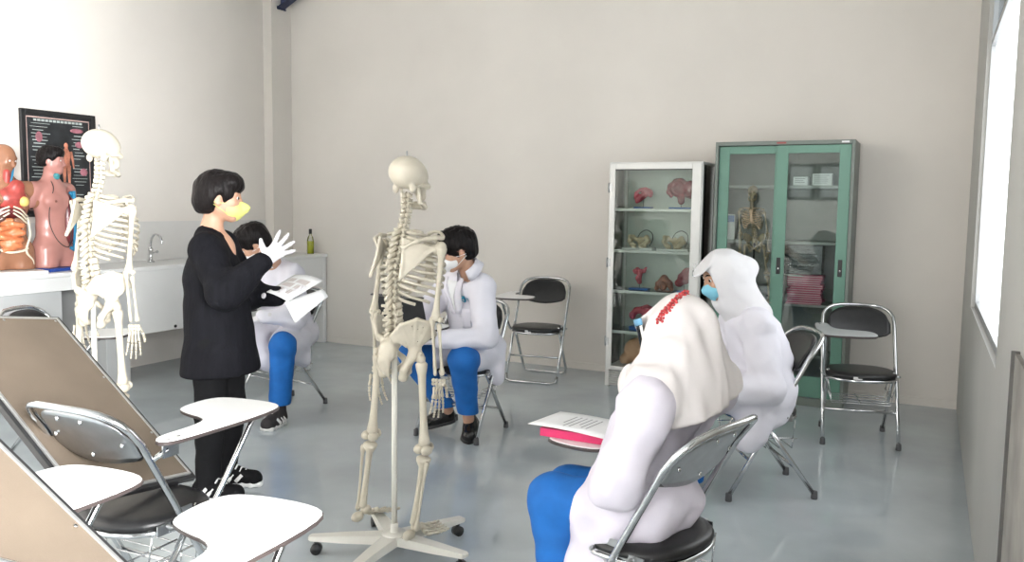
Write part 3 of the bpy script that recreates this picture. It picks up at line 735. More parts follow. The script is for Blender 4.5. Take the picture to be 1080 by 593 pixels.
def make_scapula(s):
    S = SDF(.006); A, B, C = V((s*.062, -.098, 1.280)), V((s*.082, -.118, 1.135)), V((s*.136, -.002, 1.245)); n = (B-A).cross(C-A).normalized()
    T = [np.array(v, dtype=np.float32) for v in (A, B, C)]; N = np.array(n, dtype=np.float32)
    def f(P):
        d = np.abs((P-T[0])@N)-.0035
        for i in range(3):
            a, b, c = T[i], T[(i+1) % 3], T[(i+2) % 3]; e = np.cross(b-a, N); e = e/np.linalg.norm(e)
            if (c-a)@e > 0: e = -e
            d = np.maximum(d, (P-a)@e)
        return d.astype(np.float32)
    S.fn(f, bb=((min(A.x, C.x), -.13, 1.12), (max(A.x, C.x), .05, 1.31)))
    S.chain([tuple(A), tuple(B)], [.0045, .007]); S.chain([tuple(B), tuple(C)], [.006, .008]); S.chain([tuple(A), tuple(C)], [.004, .005])
    S.chain([(s*.070, -.106, 1.245), (s*.115, -.075, 1.272), (s*.150, -.015, 1.284), (s*.158, .02, 1.282)], [.005, .008, .010, .009]); S.ell((s*.140, .003, 1.240), (.014, .016, .020)); S.cone((s*.135, .005, 1.27), (s*.13, .035, 1.258), .007, .006)
    return remap(S.mesh('scapula', bone, vox=.0045, pad=.012))
def bones_hand(s):
    m = MB(); w = V((s*.181, .035, .745))
    for k in range(4):
        for j in range(2): m.ball(q3((w.x+s*(k-1.5)*.0125, w.y+.006*k-.01, w.z-.012-.015*j)), .0085, 8, 6)
    L = [(.062, .030, .022, .017), (.066, .036, .025, .018), (.062, .033, .023, .018), (.055, .026, .018, .016)]
    for k in range(4):
        p = V((w.x-s*.004+s*(k-1.5)*.003, w.y+(1.5-k)*.016, w.z-.034)); d = V((s*(.00), (1.5-k)*.10, -1)).normalized()
        for j, l in enumerate(L[k]):
            a = p; b = p+d*l; r = (.0052, .0045, .0038, .0034)[j]
            m.tube([q3(a.lerp(b, t)) for t in (0, .12, .5, .88, 1)], [r*.8, r*1.4, r*.85, r*1.35, r*.8], 6); p = b+d*.003; d = (d+V((-s*.10, .05, 0))).normalized()
    p = w+V((-s*.004, .03, -.02)); d = V((-s*.25, .62, -.75)).normalized()
    for l in (.044, .030, .025):
        b = p+d*l; m.tube([q3(p.lerp(b, t)) for t in (0, .12, .5, .88, 1)], [.005, .0075, .005, .0068, .004], 6); p = b+d*.003; d = (d+V((0, -.12, -.25))).normalized()
    return m
def bones_foot(s, off=0):
    m = MB(); x = s*(.082+off)
    m.ball(q3((x, -.035, .035)), (.019, .032, .022), 10, 8); m.ball(q3((x-s*.004, .008, .058)), (.020, .026, .020), 10, 8)
    for k in range(4): m.ball(q3((x+s*(k-1.6)*.013, .045+.004*(2-k), .048-.006*k)), (.0095, .014, .011), 8, 6)
    for k in range(5):
        p = V((x+s*(k-2)*.0125-s*.003, .060-.004*k, .042-.006*k)); d = V((s*(k-1.5)*.07, 1, -.28+.04*k)).normalized()
        for j, l in enumerate((.066, .028, .018) if k else (.058, .030, .024)):
            b = p+d*l; b.z = max(b.z, .010); r = (.006, .005, .0045)[j]*(1.35 if k == 0 else 1)
            m.tube([q3(p.lerp(b, t)) for t in (0, .12, .5, .88, 1)], [r*.8, r*1.35, r*.8, r*1.3, r*.8], 6); p = b+V((0, .003, 0)); d = V((d.x*.5, 1, -.12)).normalized()
    return m
def make_skeleton(label, loc, heading, stand=True, raise_=.07):
    t = thing('skeleton_model', label, 'skeleton', (*loc, 0), hd(*heading), 'life size teaching skeletons on stands')
    up = V((0, 0, raise_))
    def P(n, me, mm=None): return link(n, me if not isinstance(me, MB) else me.mesh(n, mm or bone), t, up)
    sk = P('skull', shrink(make_skull())); link('mandible', shrink(make_jaw()), sk); m = MB(); m.tube([q3((0, -.008, 1.572)), q3((0, -.008, 1.600))], .003, 6); m.build('hanging_hook', steel, sk)
    for i, (p, h) in enumerate(SPINE):
        v = link('vertebra', VM['c' if i < 7 else 't' if i < 19 else 'l'], t); v.location = q3(p)+up
        d = (SPINE[min(i+1, 23)][0]-SPINE[max(i-1, 0)][0]); v.rotation_euler.x = math.atan2(d.y, -d.z)*-1*-1
        if i >= 7 and i < 19:
            for s in (-1, 1):
                m = MB(); m.tube(rib_path(i-6, s), .0052, 7, sc=(1.25, .62), up=(0, 0, 1)); P('rib', m)
    m = MB()
    st = [(0, .092, 1.285), (0, .108, 1.235), (0, .128, 1.15), (0, .132, 1.105)]
    P('sternum', MB().tube([q3(p) for p in st], [.024, .017, .019, .008], 10, sc=(.34, 1), up=(0, 1, .3)))
    for s in (-1, 1):
        for i in range(1, 11):
            e = rib_path(i, s)[-1]; f = min((i-1)/6, 1); z = 1.275-.15*f - (.006*(i-7) if i > 7 else 0); y = .095+.034*f
            tgt = q3((s*.016, y, z)); mid = e.lerp(tgt, .55)+V((0, .008, -.012 if i > 4 else 0))
            if i > 7: tgt = rib_path(i-1, s)[-1].lerp(q3((s*.016, .13, 1.12)), .45)
            P('costal_cartilage', MB().tube(catmull([e, mid if i <= 7 else e.lerp(tgt, .5)+V((0, .008, -.012)), tgt], 4), .0052, 6), cart)
        P('clavicle', MB().tube([q3(p) for p in catmull([(s*.018, .088, 1.292), (s*.06, .085, 1.302), (s*.112, .060, 1.296), (s*.155, .025, 1.286)], 5)], [.009, .006, .006, .008], 8))
        P('scapula', make_scapula(s))
        m = MB(); shaft(m, (s*.164, .012, 1.252), (s*.174, .010, .975), .0105, .020, .019); m.ball(q3((s*.157, .012, 1.248)), .0225, 12, 8); m.ball(q3((s*.154, .015, .98)), (.012, .012, .012)); m.ball(q3((s*.194, .015, .98)), (.011, .012, .012)); P('humerus', m)
        m = MB(); shaft(m, (s*.188, .017, .965), (s*.188, .046, .755), .0062, .0105, .0115, 8); P('radius', m)
        m = MB(); shaft(m, (s*.165, .0, .988), (s*.172, .024, .755), .0062, .013, .008, 8); P('ulna', m)
        P('hand_bones', bones_hand(s))
        kx, ax_ = (.055, .012) if s > 0 else (.078, .130)
        lx = lambda x, z: s*(abs(x)+float(np.interp(z, [.06, .41, .82], [ax_, kx, 0])))
        m = MB(); shaft(m, (s*.122, -.004, .815), (lx(.088, .43), .004, .435), .0145, .024, .024, 12); m.ball(q3((s*.100, .004, .832)), .0225, 12, 8); m.tube([q3((s*.100, .004, .832)), q3((s*.122, -.004, .815))], [.014, .017], 8); m.ball(q3((s*.126, -.008, .826)), (.015, .018, .018))
        for w in (-1, 1): m.ball(q3((lx(.088, .42)+w*.020, -.006, .425)), (.019, .027, .020), 12, 8)
        P('femur', m)
        m = MB(); m.ball(q3((lx(.088, .43), .038, .430)), (.018, .009, .018), 10, 8); P('patella', m)
        m = MB(); shaft(m, (lx(.088, .41), .0, .395), (lx(.080, .06), -.008, .072), .0125, .030, .017, 12); P('tibia', m)
        m = MB(); shaft(m, (lx(.118, .40), -.014, .378), (lx(.102, .05), -.016, .055), .0055, .011, .011, 8); P('fibula', m)
        P('foot_bones', bones_foot(s, ax_))
    pv = P('pelvis', make_pelvis())
    m = MB(); m.lathe([(.02, 0), (.02, .012)], 12, Matrix.Translation(q3((0, -.03, .885)))); m.build('mount_collar', dark, pv)
    if stand:
        m = MB(); m.tube([(0, -.035, .03), (0, -.035, zr(.86)+raise_)], .0115, 10); m.lathe([(.03, .055), (.03, .075), (.018, .085), (.016, .13)], 12, Matrix.Translation((0, -.035, 0))); m.build('pole', standm, t)
        base = MB(); base.lathe([(.05, .05), (.055, .058), (.055, .085), (.045, .095)], 14, Matrix.Translation((0, -.035, 0))); bo = base.build('stand_hub', standm, t)
        for a in (-2, 66, 140, 208, 276):
            a = math.radians(a)-hd(*heading); d = V((math.cos(a), math.sin(a), 0)); o = V((0, -.035, 0)); n = V((-d.y, d.x, 0))
            m = MB(); r = [];
            for f, w, zt, zb in ((.03, .036, .088, .052), (.20, .027, .084, .054), (.335, .020, .078, .060), (.345, .014, .074, .064)):
                c = o+d*f; r.append([c+n*w+V((0, 0, zb)), c+n*w*.9+V((0, 0, zt)), c-n*w*.9+V((0, 0, zt)), c-n*w+V((0, 0, zb))])
            vs = [p for q in r for p in q]; fs = [(i*4+j, i*4+(j+1) % 4, (i+1)*4+(j+1) % 4, (i+1)*4+j) for i in range(3) for j in range(4)]+[(3, 2, 1, 0), (12, 13, 14, 15)]
            m.add(vs, fs, smooth=False); arm = m.build('stand_arm', standm, t)
            c = o+d*.315; m = MB(); m.tube([c+n*.016+V((0, 0, .022)), c-n*.016+V((0, 0, .022))], .022, 14); m.tube([c+V((0, 0, .03)), c+V((0, 0, .066))], .009, 8); m.build('caster', blackp, arm)
    return t
SK = make_skeleton('skeleton model standing in the middle of the room, in front of the laptop student', (-1.872, 2.755), (.20, .98))
sk2 = dup(SK, (-3.345, 2.52, .125), hd(-.02, 1), 'skeleton model at left, by the counter and the torso models')
for c in list(sk2.children):
    if c.name.startswith(('pole', 'stand_hub', 'stand_arm')):
        for g_ in list(c.children): bpy.data.objects.remove(g_)
        bpy.data.objects.remove(c)
m = MB(); m.tube([(0, -.035, -.10), (0, -.035, zr(.86)+.07)], .0115, 10); m.build('pole', standm, sk2)
m = MB(); m.lathe([(.19, -.13), (.20, -.125), (.20, -.10), (.19, -.092)], 24); m.tube([(0, -.035, -.095), (0, -.035, -.02)], .02, 10); m.b2((-.1, -.06, -.092), (.1, .16, .065), bev=.005); m.build('stand_base', standm, sk2)
# the half-size skeleton inside the green cabinet
sk3 = dup(SK, (-1.17, 6.34, .7265-.04), hd(.1, -1), 'small skeleton model standing behind the left glass door of the green cabinet', scale=.56)
del sk3['group']
for c in list(sk3.children):
    if c.name.startswith(('pole', 'stand_hub', 'stand_arm')):
        for g_ in list(c.children): bpy.data.objects.remove(g_)
        bpy.data.objects.remove(c)
tan = mat('aged_bone', (0.36, 0.28, 0.18), 0.5, var=0.2, scale=25)
for c in list(sk3.children)+[g_ for c in sk3.children for g_ in c.children]:
    if c.name.split('.')[0] in ('skull', 'vertebra', 'rib', 'pelvis') and False: pass
    for sl in c.material_slots: sl.link = 'OBJECT'; sl.material = tan
m = MB(); m.tube([(0, -.035, .09), (0, -.035, zr(.86)+.07)], .014, 10); m.lathe([(.15, .071), (.15, .09), (.03, .10)], 20); m.build('stand_base', blackp, sk3)

# ---------------------------------------------------------------- people
skin = mat('skin', (0.50, 0.285, 0.19), 0.5, var=0.06, scale=20, sss=0.08)
hairm = mat('black_hair', (0.010, 0.008, 0.008), 0.38, spec=0.12, var=0.3, scale=60, bump=0.5, bscale=120, stretch=(1, 1, .25))
coatm = mat('lab_coat', (0.73, 0.715, 0.78), 0.85, var=0.03, scale=6, bump=0.10, bscale=16)  # lavender of the cloth's shadows is mixed into the base colour
coatm2 = mat('lab_coat_shade_tint', (0.66, 0.625, 0.70), 0.85, var=0.03, scale=6, bump=0.12, bscale=16)  # nearest coat: deeper copy, more of the lilac shade put into its colour
blue = mat('blue_trousers', (0.004, 0.115, 0.40), 0.8, var=0.12, scale=12, bump=0.12, bscale=25)
black = mat('black_trousers', (0.008, 0.008, 0.009), 0.85, spec=0.12, var=0.15, bump=0.1, bscale=30)
knit = mat('black_knit', (0.0075, 0.0075, 0.010), 0.85, spec=0.12, var=0.25, scale=40, bump=0.35, bscale=90, stretch=(1, 1, .06))
glove = mat('white_glove', (0.66, 0.64, 0.66), 0.6, var=0.03, scale=30, bump=0.15, bscale=60)
scarf = mat('white_scarf', (0.72, 0.68, 0.67), 0.8, var=0.03, scale=5, bump=0.08, bscale=20)
scarf2 = mat('white_scarf_bright', (0.70, 0.69, 0.71), 0.8, var=0.03, scale=5, bump=0.08, bscale=20)
eyew = mat('eye_white', (0.75, 0.72, 0.70), 0.25); irisd = mat('iris', (0.02, 0.012, 0.008), 0.2)
sole = mat('sole_white', (0.75, 0.75, 0.74), 0.6, var=0.03); leather = mat('black_leather', (0.012, 0.011, 0.011), 0.25, var=0.2)
def frame(c, fwd, up=(0, 0, 1)):
    f = V(fwd).normalized(); r = f.cross(V(up)).normalized(); u = r.cross(f)
    m = Matrix((r, f, u)).transposed().to_4x4(); m.translation = V(c); return m
def add_head(S, M, sc=1.0):
    """cranium, face, nose, ears; local +Y is where the face looks"""
    if sc != 1:
        class Sc:
            pass
        T0 = S; S = SDF(.03*sc); w = lambda p: tuple(sc*c for c in p)
        e0, c0 = S.ell, S.cone
        S.ell = lambda c, r, **k: (e0(w(c), w(r), **{a: (b*sc if a == 'k' else b) for a, b in k.items()}), S)[1]
        S.cone = lambda a, b, r0, r1=None, **k: (c0(w(a), w(b), r0*sc, None if r1 is None else r1*sc, **{q: (v*sc if q == 'k' else v) for q, v in k.items()}), S)[1]
        add_head(S, M); T0.ops.append((S, 'u', .03*sc)); T0.lo = np.minimum(T0.lo, S.lo); T0.hi = np.maximum(T0.hi, S.hi); return
    k0 = S.k; S.xf = M; S.k = .03
    S.ell((0, -.012, .030), (.074, .092, .082)).ell((0, .036, -.020), (.057, .053, .075))
    S.cone((0, .020, -.055), (0, .058, -.088), .042, .022); 
    for s in (-1, 1):
        S.cone((s*.046, .0, -.050), (s*.018, .058, -.086), .022, .018); S.cone((s*.034, .066, -.020), (s*.04, .06, -.025), .020)
        S.ell((s*.076, -.006, -.012), (.009, .020, .030), k=.008); S.ell((s*.083, -.002, -.010), (.005, .012, .018), op='s', k=.004)
        S.ell((s*.031, .094, .004), (.019, .018, .013), op='s', k=.012)
        S.cone((s*.012, .080, .022), (s*.046, .070, .024), .011, k=.015)
    S.cone((0, .084, .008), (0, .106, -.033), .008, .0125, k=.014)
    for s in (-1, 1): S.ell((s*.011, .096, -.036), (.009, .010, .007), k=.008)
    S.ell((0, .084, -.060), (.024, .011, .006), k=.008).ell((0, .081, -.070), (.021, .011, .006), k=.008)
    S.xf = None; S.k = k0
def face_bits(o, M, L):
    for s in (-1, 1):
        m = MB(); m.ball(M @ V((s*.031, .0735, .004)) - L, .0122, 12, 8); e = m.build('eye', eyew, o)
        m = MB(); m.ball(M @ V((s*.031, .0815, .003)) - L, (.0078, .0078, .0078), 10, 6); m.build('iris', irisd, e)
        MB().tube([M @ V(p) - L for p in ((s*.014, .090, .027), (s*.032, .088, .033), (s*.050, .074, .028))], [.003, .004, .002], 6).build('eyebrow', hairm, o)
def body_obj(name, label, loc, prims, M, vox=.009, k=.03):
    """the continuous body: head, neck, trunk, arms and legs in one surface, standing at loc"""
    t = thing(name, label, 'person', loc); L = V(loc); S = SDF(k)
    for a, ra in prims: S.chain([V(p)-L for p in a], ra)
    Ml = Matrix.Translation(-L) @ M; add_head(S, Ml)
    b = S.build('body', skin, t, vox=vox, smooth=0)
    face_bits(b, M, L); return t, L, Ml
def hair(t, Ml, grow=.0, sc=1.0, face=((0, .125, -.045), (.074, .080, .095)), low=-.075, seed=1, amp=.006, extra=()):
    S = SDF(.03); S.xf = Ml if sc == 1 else None
    S.ell((0, -.018, .036), (.087+grow, .105+grow, .094+grow)).ell((0, -.05, -.02), (.072+grow, .062+grow, .075)).ell((0, .045, .078), (.066+grow, .055+grow, .042+grow))
    for a, b, r0, r1 in extra: S.cone(a, b, r0, r1)
    S.fn(folds(amp, [(60, 0, 14), (0, 60, 20), (45, 45, -10), (110, -60, 20), (90, 90, 30), (200, 50, 20), (60, 210, 30)], seed), op='d')
    S.ell(*face, op='s', k=.012)
    S.fn(lambda P: (low-P[..., 2]).astype(np.float32), op='i', k=.02)
    for s in (-1, 1): S.ell((s*.088, .008, -.022), (.022, .026, .038), op='s', k=.01)
    if sc != 1:
        o = S.build('hair', hairm, t, vox=.005); o.matrix_local = Ml @ Matrix.Scale(sc, 4); return o
    return S.build('hair', hairm, t, vox=.005)
def mask(t, Ml, mm, straps=True, beak=.0):
    S = SDF(.02); S.xf = Ml
    S.ell((0, .046, -.050), (.063, .064, .053)).cone((0, .075, -.015), (0, .112+beak, -.040), .012, .017).cone((0, .095+beak, -.05), (0, .078, -.088), .022, .018)
    S.fn(lambda P: (np.sin(P[..., 2]*420)*.0009).astype(np.float32), op='d'); S.fn(lambda P: (.022-P[..., 1]).astype(np.float32), op='i', k=.006)
    o = S.build('face_mask', mm, t, vox=.005)
    if straps:
        for s in (-1, 1):
            for z in (-.022, -.078): MB().tube([Ml @ V(p) for p in catmull([(s*.058, .040, z), (s*.074, .018, z*.6-.012), (s*.084, -.022, -.018+.2*z)], 4)], .0016, 5).build('ear_loop', mm, o)
    return o
def hand(t, name, w, d, n, side, mm, curl=(.25, .3, .25), spread=.12, L=V(), size=1.0, thumb=(.55, .75, .25), cuff=.05):
    """palm and five separate fingers; d = finger direction, n = palm normal, side = +1 when the thumb lies on d x n"""
    d = V(d).normalized(); n = V(n); n = (n-d*n.dot(d)).normalized(); x = d.cross(n)*side; w = V(w)-L; z = size
    S = SDF(.010); S.cone(w-d*cuff, w, .030*z, .027*z, flat=(n, .8)); 
    for i in range(4): S.cone(w+d*.015*z+x*(.016-.010*i)*z, w+d*.080*z+x*(.030-.020*i)*z, .017*z, .0115*z, k=.02)
    LN = (.070, .078, .073, .057)
    for i in range(4):
        f = (d+x*(1.5-i)*spread).normalized(); p = w+d*(.080-(.004 if i in (0, 3) else 0))*z+x*(.030-.020*i)*z; ln = LN[i]*z
        dirn = f; pts = [p]
        for j, q in enumerate((.45, .32, .26)):
            c = curl[j] if not hasattr(curl[j], '__len__') else curl[j][i]
            dirn = (dirn*math.cos(c)+n*math.sin(c)).normalized(); p = p+dirn*ln*q; pts.append(p)
        S.chain(pts, [.0098*z, .0092*z, .0085*z, .0072*z], k=.006)
    p = w+d*.022*z+x*.026*z; td = (d*thumb[0]+x*thumb[1]+n*thumb[2]).normalized(); pts = [w+d*.005*z+x*.008*z, p, p+td*.036*z]; td = (td+d*.35).normalized(); pts.append(pts[-1]+td*.030*z)
    S.chain(pts, [.018*z, .0155*z, .0115*z, .0085*z], k=.012)
    return S.build(name, mm, t, vox=.0042, pad=.012)
def shoe(t, heel, toe, L, mm, top, sneaker=False, width=.040, up=V((0, 0, 1))):
    heel, toe, top = V(heel)-L, V(toe)-L, V(top)-L; f = (toe-heel).normalized(); r = f.cross(up).normalized(); u = r.cross(f)
    S = SDF(.03); ln = (toe-heel).length
    S.chain([heel+f*.035+u*.045, heel+f*ln*.45+u*.045, heel+f*(ln-.045)+u*.036], [width*1.0, width*1.02, width*1.08]); S.cone(heel+f*.04+u*.05, top, width*.95, width*.9); S.cone(heel+f*ln*.45+u*.05, top+f*.02, width*.8, width*.6)
    S.fn(lambda P, a=A3(u), h=A3(heel): (.014-(P-h)@a).astype(np.float32), op='i', k=.006)
    b = S.build('shoe', mm, t, vox=.0065, smooth=1)
    S2 = SDF(.01); S2.chain([heel+f*.035+u*.012, heel+f*ln*.45+u*.012, heel+f*(ln-.045)+u*.012], [width*1.04, width*1.02, width*1.1]); 
    S2.fn(lambda P, a=A3(u), h=A3(heel): (np.abs((P-h)@a-.012)-.012).astype(np.float32), op='i', k=.003)
    if sneaker: S2.fn(lambda P, a=A3(f): (np.sin(P@a*150)*.0025).astype(np.float32), op='d')
    S2.build('sole', sole if sneaker else blackp, b, vox=.0055)
    if sneaker:
        for k in range(4):
            c = heel+f*(ln*.48+k*.022)+u*(.100-k*.011); MB().tube([c-r*.028-u*.012, c+u*.004, c+r*.028-u*.012], .0042, 6).build('lace', sole, b)
        for s in (-1, 1):
            for q in (.22, .36, .52): a = heel+f*ln*q+r*s*width*1.20+u*.032; MB().tube([a, a+f*.028+u*.032-r*s*.010], .0095, 6).build('side_stripe', sole, b)
    return b
def legs(t, L, mm, Ls, rs=(.088, .072, .056), k=.03, amp=.004, cut=None, name='trousers'):
    S = SDF(k)
    for P in Ls: S.chain([V(p)-L for p in P], rs if len(P) == 3 else [rs[0], rs[0]*.95, rs[1], rs[2]][:len(P)])
    S.fn(folds(amp, [(20, 0, 45), (0, 25, 50), (30, 30, 20), (10, 10, 80)], 3), op='d')
    if cut: 
        for p, n in cut: S.fn(lambda P, p=A3(V(p)-L), n=A3(V(n).normalized()): ((P-p)@n).astype(np.float32), op='i', k=.004)
    return S.build(name, mm, t, vox=.009)
def cutp(S, p, n, L, k=.005): S.fn(lambda P, p=A3(V(p)-L), n=A3(V(n).normalized()): ((P-p)@n).astype(np.float32), op='i', k=k)
def patch(S, pts, d, off, thick=.003):
    """rows of points laid onto a clothing surface along d"""
    d = V(d).normalized(); T = [[(S.hit(p, d)-V(p)).dot(d) for p in r] for r in pts]; md = float(np.median(np.array(T)))
    return [[V(p)+d*((t if abs(t-md) < .06 else md)-off) for p, t in zip(r, q)] for r, q in zip(pts, T)]

# ---- the standing woman in black
loc = (-3.04, 2.93, 0); FW = V((.75, .66, -.03)); RT = V((.66, -.75, 0)).normalized()
HM = frame((-3.078, 2.99, 1.435), FW+V((0, 0, -.04)))
wrR, elR, shR = V((-2.735, 2.925, 1.150)), V((-2.860, 2.800, 1.010)), V((-3.035, 2.850, 1.195))
wrL, elL, shL = V((-2.875, 3.15, .955)), V((-3.06, 3.16, .945)), V((-3.165, 3.085, 1.195))
prims = [([(-3.10, 2.98, 1.40), (-3.115, 2.965, 1.28), (-3.11, 2.96, 1.19)], [.048, .047, .07]), ([(-3.10, 2.965, 1.18), (-3.07, 2.95, .98), (-3.05, 2.94, .75)], [.10, .10, .10]), ([shR, (-3.11, 2.965, 1.20), shL], [.045, .06, .045]),
         ([shR, elR, wrR], [.042, .034, .026]), ([shL, elL, wrL], [.042, .034, .026]), ([(-3.02, 2.86, .72), (-3.01, 2.84, .40), (-3.035, 2.835, .07)], [.07, .048, .034]), ([(-3.08, 3.0, .72), (-3.06, 3.01, .37), (-3.105, 3.015, .08)], [.07, .048, .034])]
T, L, Ml = body_obj('person', 'standing woman in long black sweater with yellow mask and raised gloved hand', loc, prims, HM)
hair(T, Ml, grow=.004, face=((0, .135, -.055), (.078, .085, .105)), low=-.085, extra=[((.045, .05, .075), (-.03, .082, .055), .026, .020), ((0, -.075, -.03), (0, -.062, -.085), .05, .036)])
mask(T, Ml, mat('yellow_mask', (0.66, 0.66, 0.20), 0.7, var=0.05), beak=.012)
S = SDF(.05); b_ = V((-3.105, 2.955, 0))
ax_ = [(V((-3.115, 2.957, 1.225)), .095, .8), (V((-3.10, 2.955, 1.05)), .152, .86), (V((-3.07, 2.955, .85)), .172, .88), (V((-3.050, 2.945, .62)), .196, .86), (V((-3.05, 2.945, .50)), .20, .86)]
for (a, ra, fa), (b, rb, fb) in zip(ax_, ax_[1:]): S.cone(a-L, b-L, ra, rb, flat=(FW, fa))
S.cone(shR-L, shL-L, .062); S.cone(shR-L, elR-L, .074, .078); S.cone(shL-L, elL-L, .072, .072); S.cone(elR-L, wrR-L-(wrR-elR).normalized()*.02, .076, .050, k=.03); S.cone(elL-L, wrL-L, .070, .046, k=.03)
S.cone(elR-L+V((0, 0, -.02)), (wrR+elR)*.5-L+V((0, 0, -.02)), .07, .055, k=.04)
S.fn(folds(.009, [(22, 0, 6), (0, 24, 5), (14, 16, 18), (10, -12, 40), (30, 12, -20)], 5), op='d')
S.cone(HM @ V((0, -.02, -.09))-L, HM @ V((0, -.02, -.20))-L, .056, .056, op='s', k=.015)
cutp(S, (-3.05, 2.94, .590), (0.05, 0.02, -1), L)
sw_ = S.build('sweater', knit, T, vox=.010)
nk = [HM @ V((.082*math.cos(a), -.02+.080*math.sin(a), -.185+.012*math.sin(a)))-L for a in np.linspace(0, 2*PI, 20, endpoint=False)]
legs(T, L, black, [[(-3.02, 2.86, .74), (-3.005, 2.835, .42), (-3.03, 2.83, .07)], [(-3.085, 3.005, .74), (-3.06, 3.015, .40), (-3.105, 3.02, .09)]], rs=(.088, .072, .056), cut=[((0, 0, .045), (0, 0, -1))])
shoe(T, (-3.085, 2.800, .0), (-2.845, 2.880, .0), L, black, (-3.035, 2.825, .10), sneaker=True); shoe(T, (-3.155, 2.995, .0), (-2.925, 3.085, .0), L, black, (-3.105, 3.015, .10), sneaker=True)
hand(T, 'glove', wrR, V((.56, .50, .66)), V((-.7, .7, -.1)), 1, glove, curl=((.12, .05, .05, .15), .12, .1), spread=.30, L=L, thumb=(.25, .95, .1), cuff=.03, size=.98)
hand(T, 'glove', wrL, V((.80, .40, .05)), V((-.1, .3, .9)), 1, glove, curl=(.3, .4, .3), spread=.08, L=L, size=.95)

# ---- seated people: shared coat builder
def coat(t, L, mm, hip, waist, chest, fw, shs, arms, thighs, seed, extra=(), flat=.80, sub=(), amp=.008, r=(.150, .145, .140), sr=(.075, .068, .060, .048), cuts=(), vox=.010, tr=(.110, .098)):
    S = SDF(.05); H = [V(p)-L for p in (hip, waist, chest)]
    for i in range(2): S.cone(H[i], H[i+1], r[i], r[i+1], flat=(fw, flat))
    a, b = (V(p)-L for p in shs); S.cone(a, b, sr[0]*.95)
    for P in arms:
        P = [V(p)-L for p in P]; S.cone(P[0], P[1], sr[0], sr[1], k=.035); S.cone(P[1], P[2], sr[2], sr[3], k=.03)
    for P in thighs: S.chain([V(p)-L for p in P], list(tr) if len(P) == 2 else [tr[0], tr[1], tr[1]*.75][:len(P)])
    for a, b, ra, rb, fl in extra: S.cone(V(a)-L, V(b)-L, ra, rb, flat=fl)
    S.fn(folds(amp, [(26, 4, 12), (5, 26, 14), (18, 18, 26), (8, -16, 44), (40, 14, -24), (12, 45, 30)], seed), op='d'); S.fn(folds(amp*.75, [(30, 16, 60), (-24, 34, 52), (55, -20, 40), (20, 60, -36)], seed+1, True), op='d')
    for c, d_, r0, r1 in sub: S.cone(V(c)-L, V(d_)-L, r0, r1, op='s', k=.012)
    for p, n in cuts: cutp(S, p, n, L)
    return S, S.build('coat', mm, t, vox=vox)

def collar(par, base, top, fwd):
    M = frame(base, fwd, up=(top-base).normalized()); f = V(fwd); u = (top-base).normalized(); y = (f-u*f.dot(u)).normalized(); x = y.cross(u)
    M = Matrix((x, y, u)).transposed().to_4x4(); M.translation = base; rows = []
    for r_, z in ((.080, -.012), (.070, .030), (.068, .050), (.073, .054), (.084, .030), (.098, .004)):
        rows.append([M @ V((r_*math.sin(a), -r_*.92*math.cos(a)+.004, z-.030*(1-math.cos(a))*.5)) for a in np.linspace(-2.45, 2.45, 21)])
    return MB().grid(rows, .004).build('collar', coatm, par)

# ---- student with the laptop
loc = (-2.52, 4.42, 0); fw = V((-.45, -.89, 0)).normalized()
HM = frame((-2.468, 4.205, 1.150), V((-.62, -.72, -.30)))
shR, shL = V((-2.640, 4.425, .930)), V((-2.345, 4.285, .930)); elR, wrR = V((-2.765, 4.24, .69)), V((-2.64, 3.99, .68)); elL, wrL = V((-2.255, 4.18, .660)), V((-2.46, 3.975, .655))
hpR, hpL = V((-2.60, 4.48, .52)), V((-2.42, 4.48, .52)); knR, knL = V((-2.675, 4.06, .535)), V((-2.350, 4.08, .535)); anR, anL = V((-2.62, 4.37, .15)), V((-2.43, 4.30, .115))
prims = [([HM @ V((0, -.02, -.05)), HM @ V((0, -.04, -.13)), (-2.49, 4.37, .95)], [.046, .046, .06]), ([(-2.49, 4.38, .93), (-2.50, 4.44, .72), (-2.51, 4.47, .54)], [.10, .10, .11]), ([shR, (-2.49, 4.36, .94), shL], [.045, .06, .045]), ([shR, elR, wrR], [.042, .034, .026]), ([shL, elL, wrL], [.042, .034, .026]), ([hpR, knR, anR], [.07, .048, .034]), ([hpL, knL, anL], [.07, .048, .034])]
S2_, L, Ml = body_obj('person', 'seated student in white lab coat and white mask working on a laptop', loc, prims, HM)
hair(S2_, Ml, grow=.012, face=((.0, .135, -.062), (.076, .085, .105)), low=-.075, seed=4, amp=.010, extra=[((.04, .06, .07), (-.05, .085, .045), .030, .022), ((.05, -.06, .06), (.06, -.04, .0), .05, .04)])
mask(S2_, Ml, mat('white_mask', (0.80, 0.80, 0.81), 0.7, var=0.02))
m = MB(); 
for s in (-1, 1): m.tube([Ml @ V(p) for p in catmull([(s*.008, .110, .004), (s*.02, .108, .018), (s*.045, .096, .016), (s*.056, .085, .0), (s*.042, .095, -.018), (s*.016, .108, -.014), (s*.008, .110, .004)], 4)], .0016, 5); m.tube([Ml @ V(p) for p in ((s*.056, .085, .004), (s*.080, .02, .004), (s*.086, -.02, -.004))], .0016, 5)
gl_ = m.build('glasses', mat('pink_frame', (.35, .14, .13), .4), S2_)
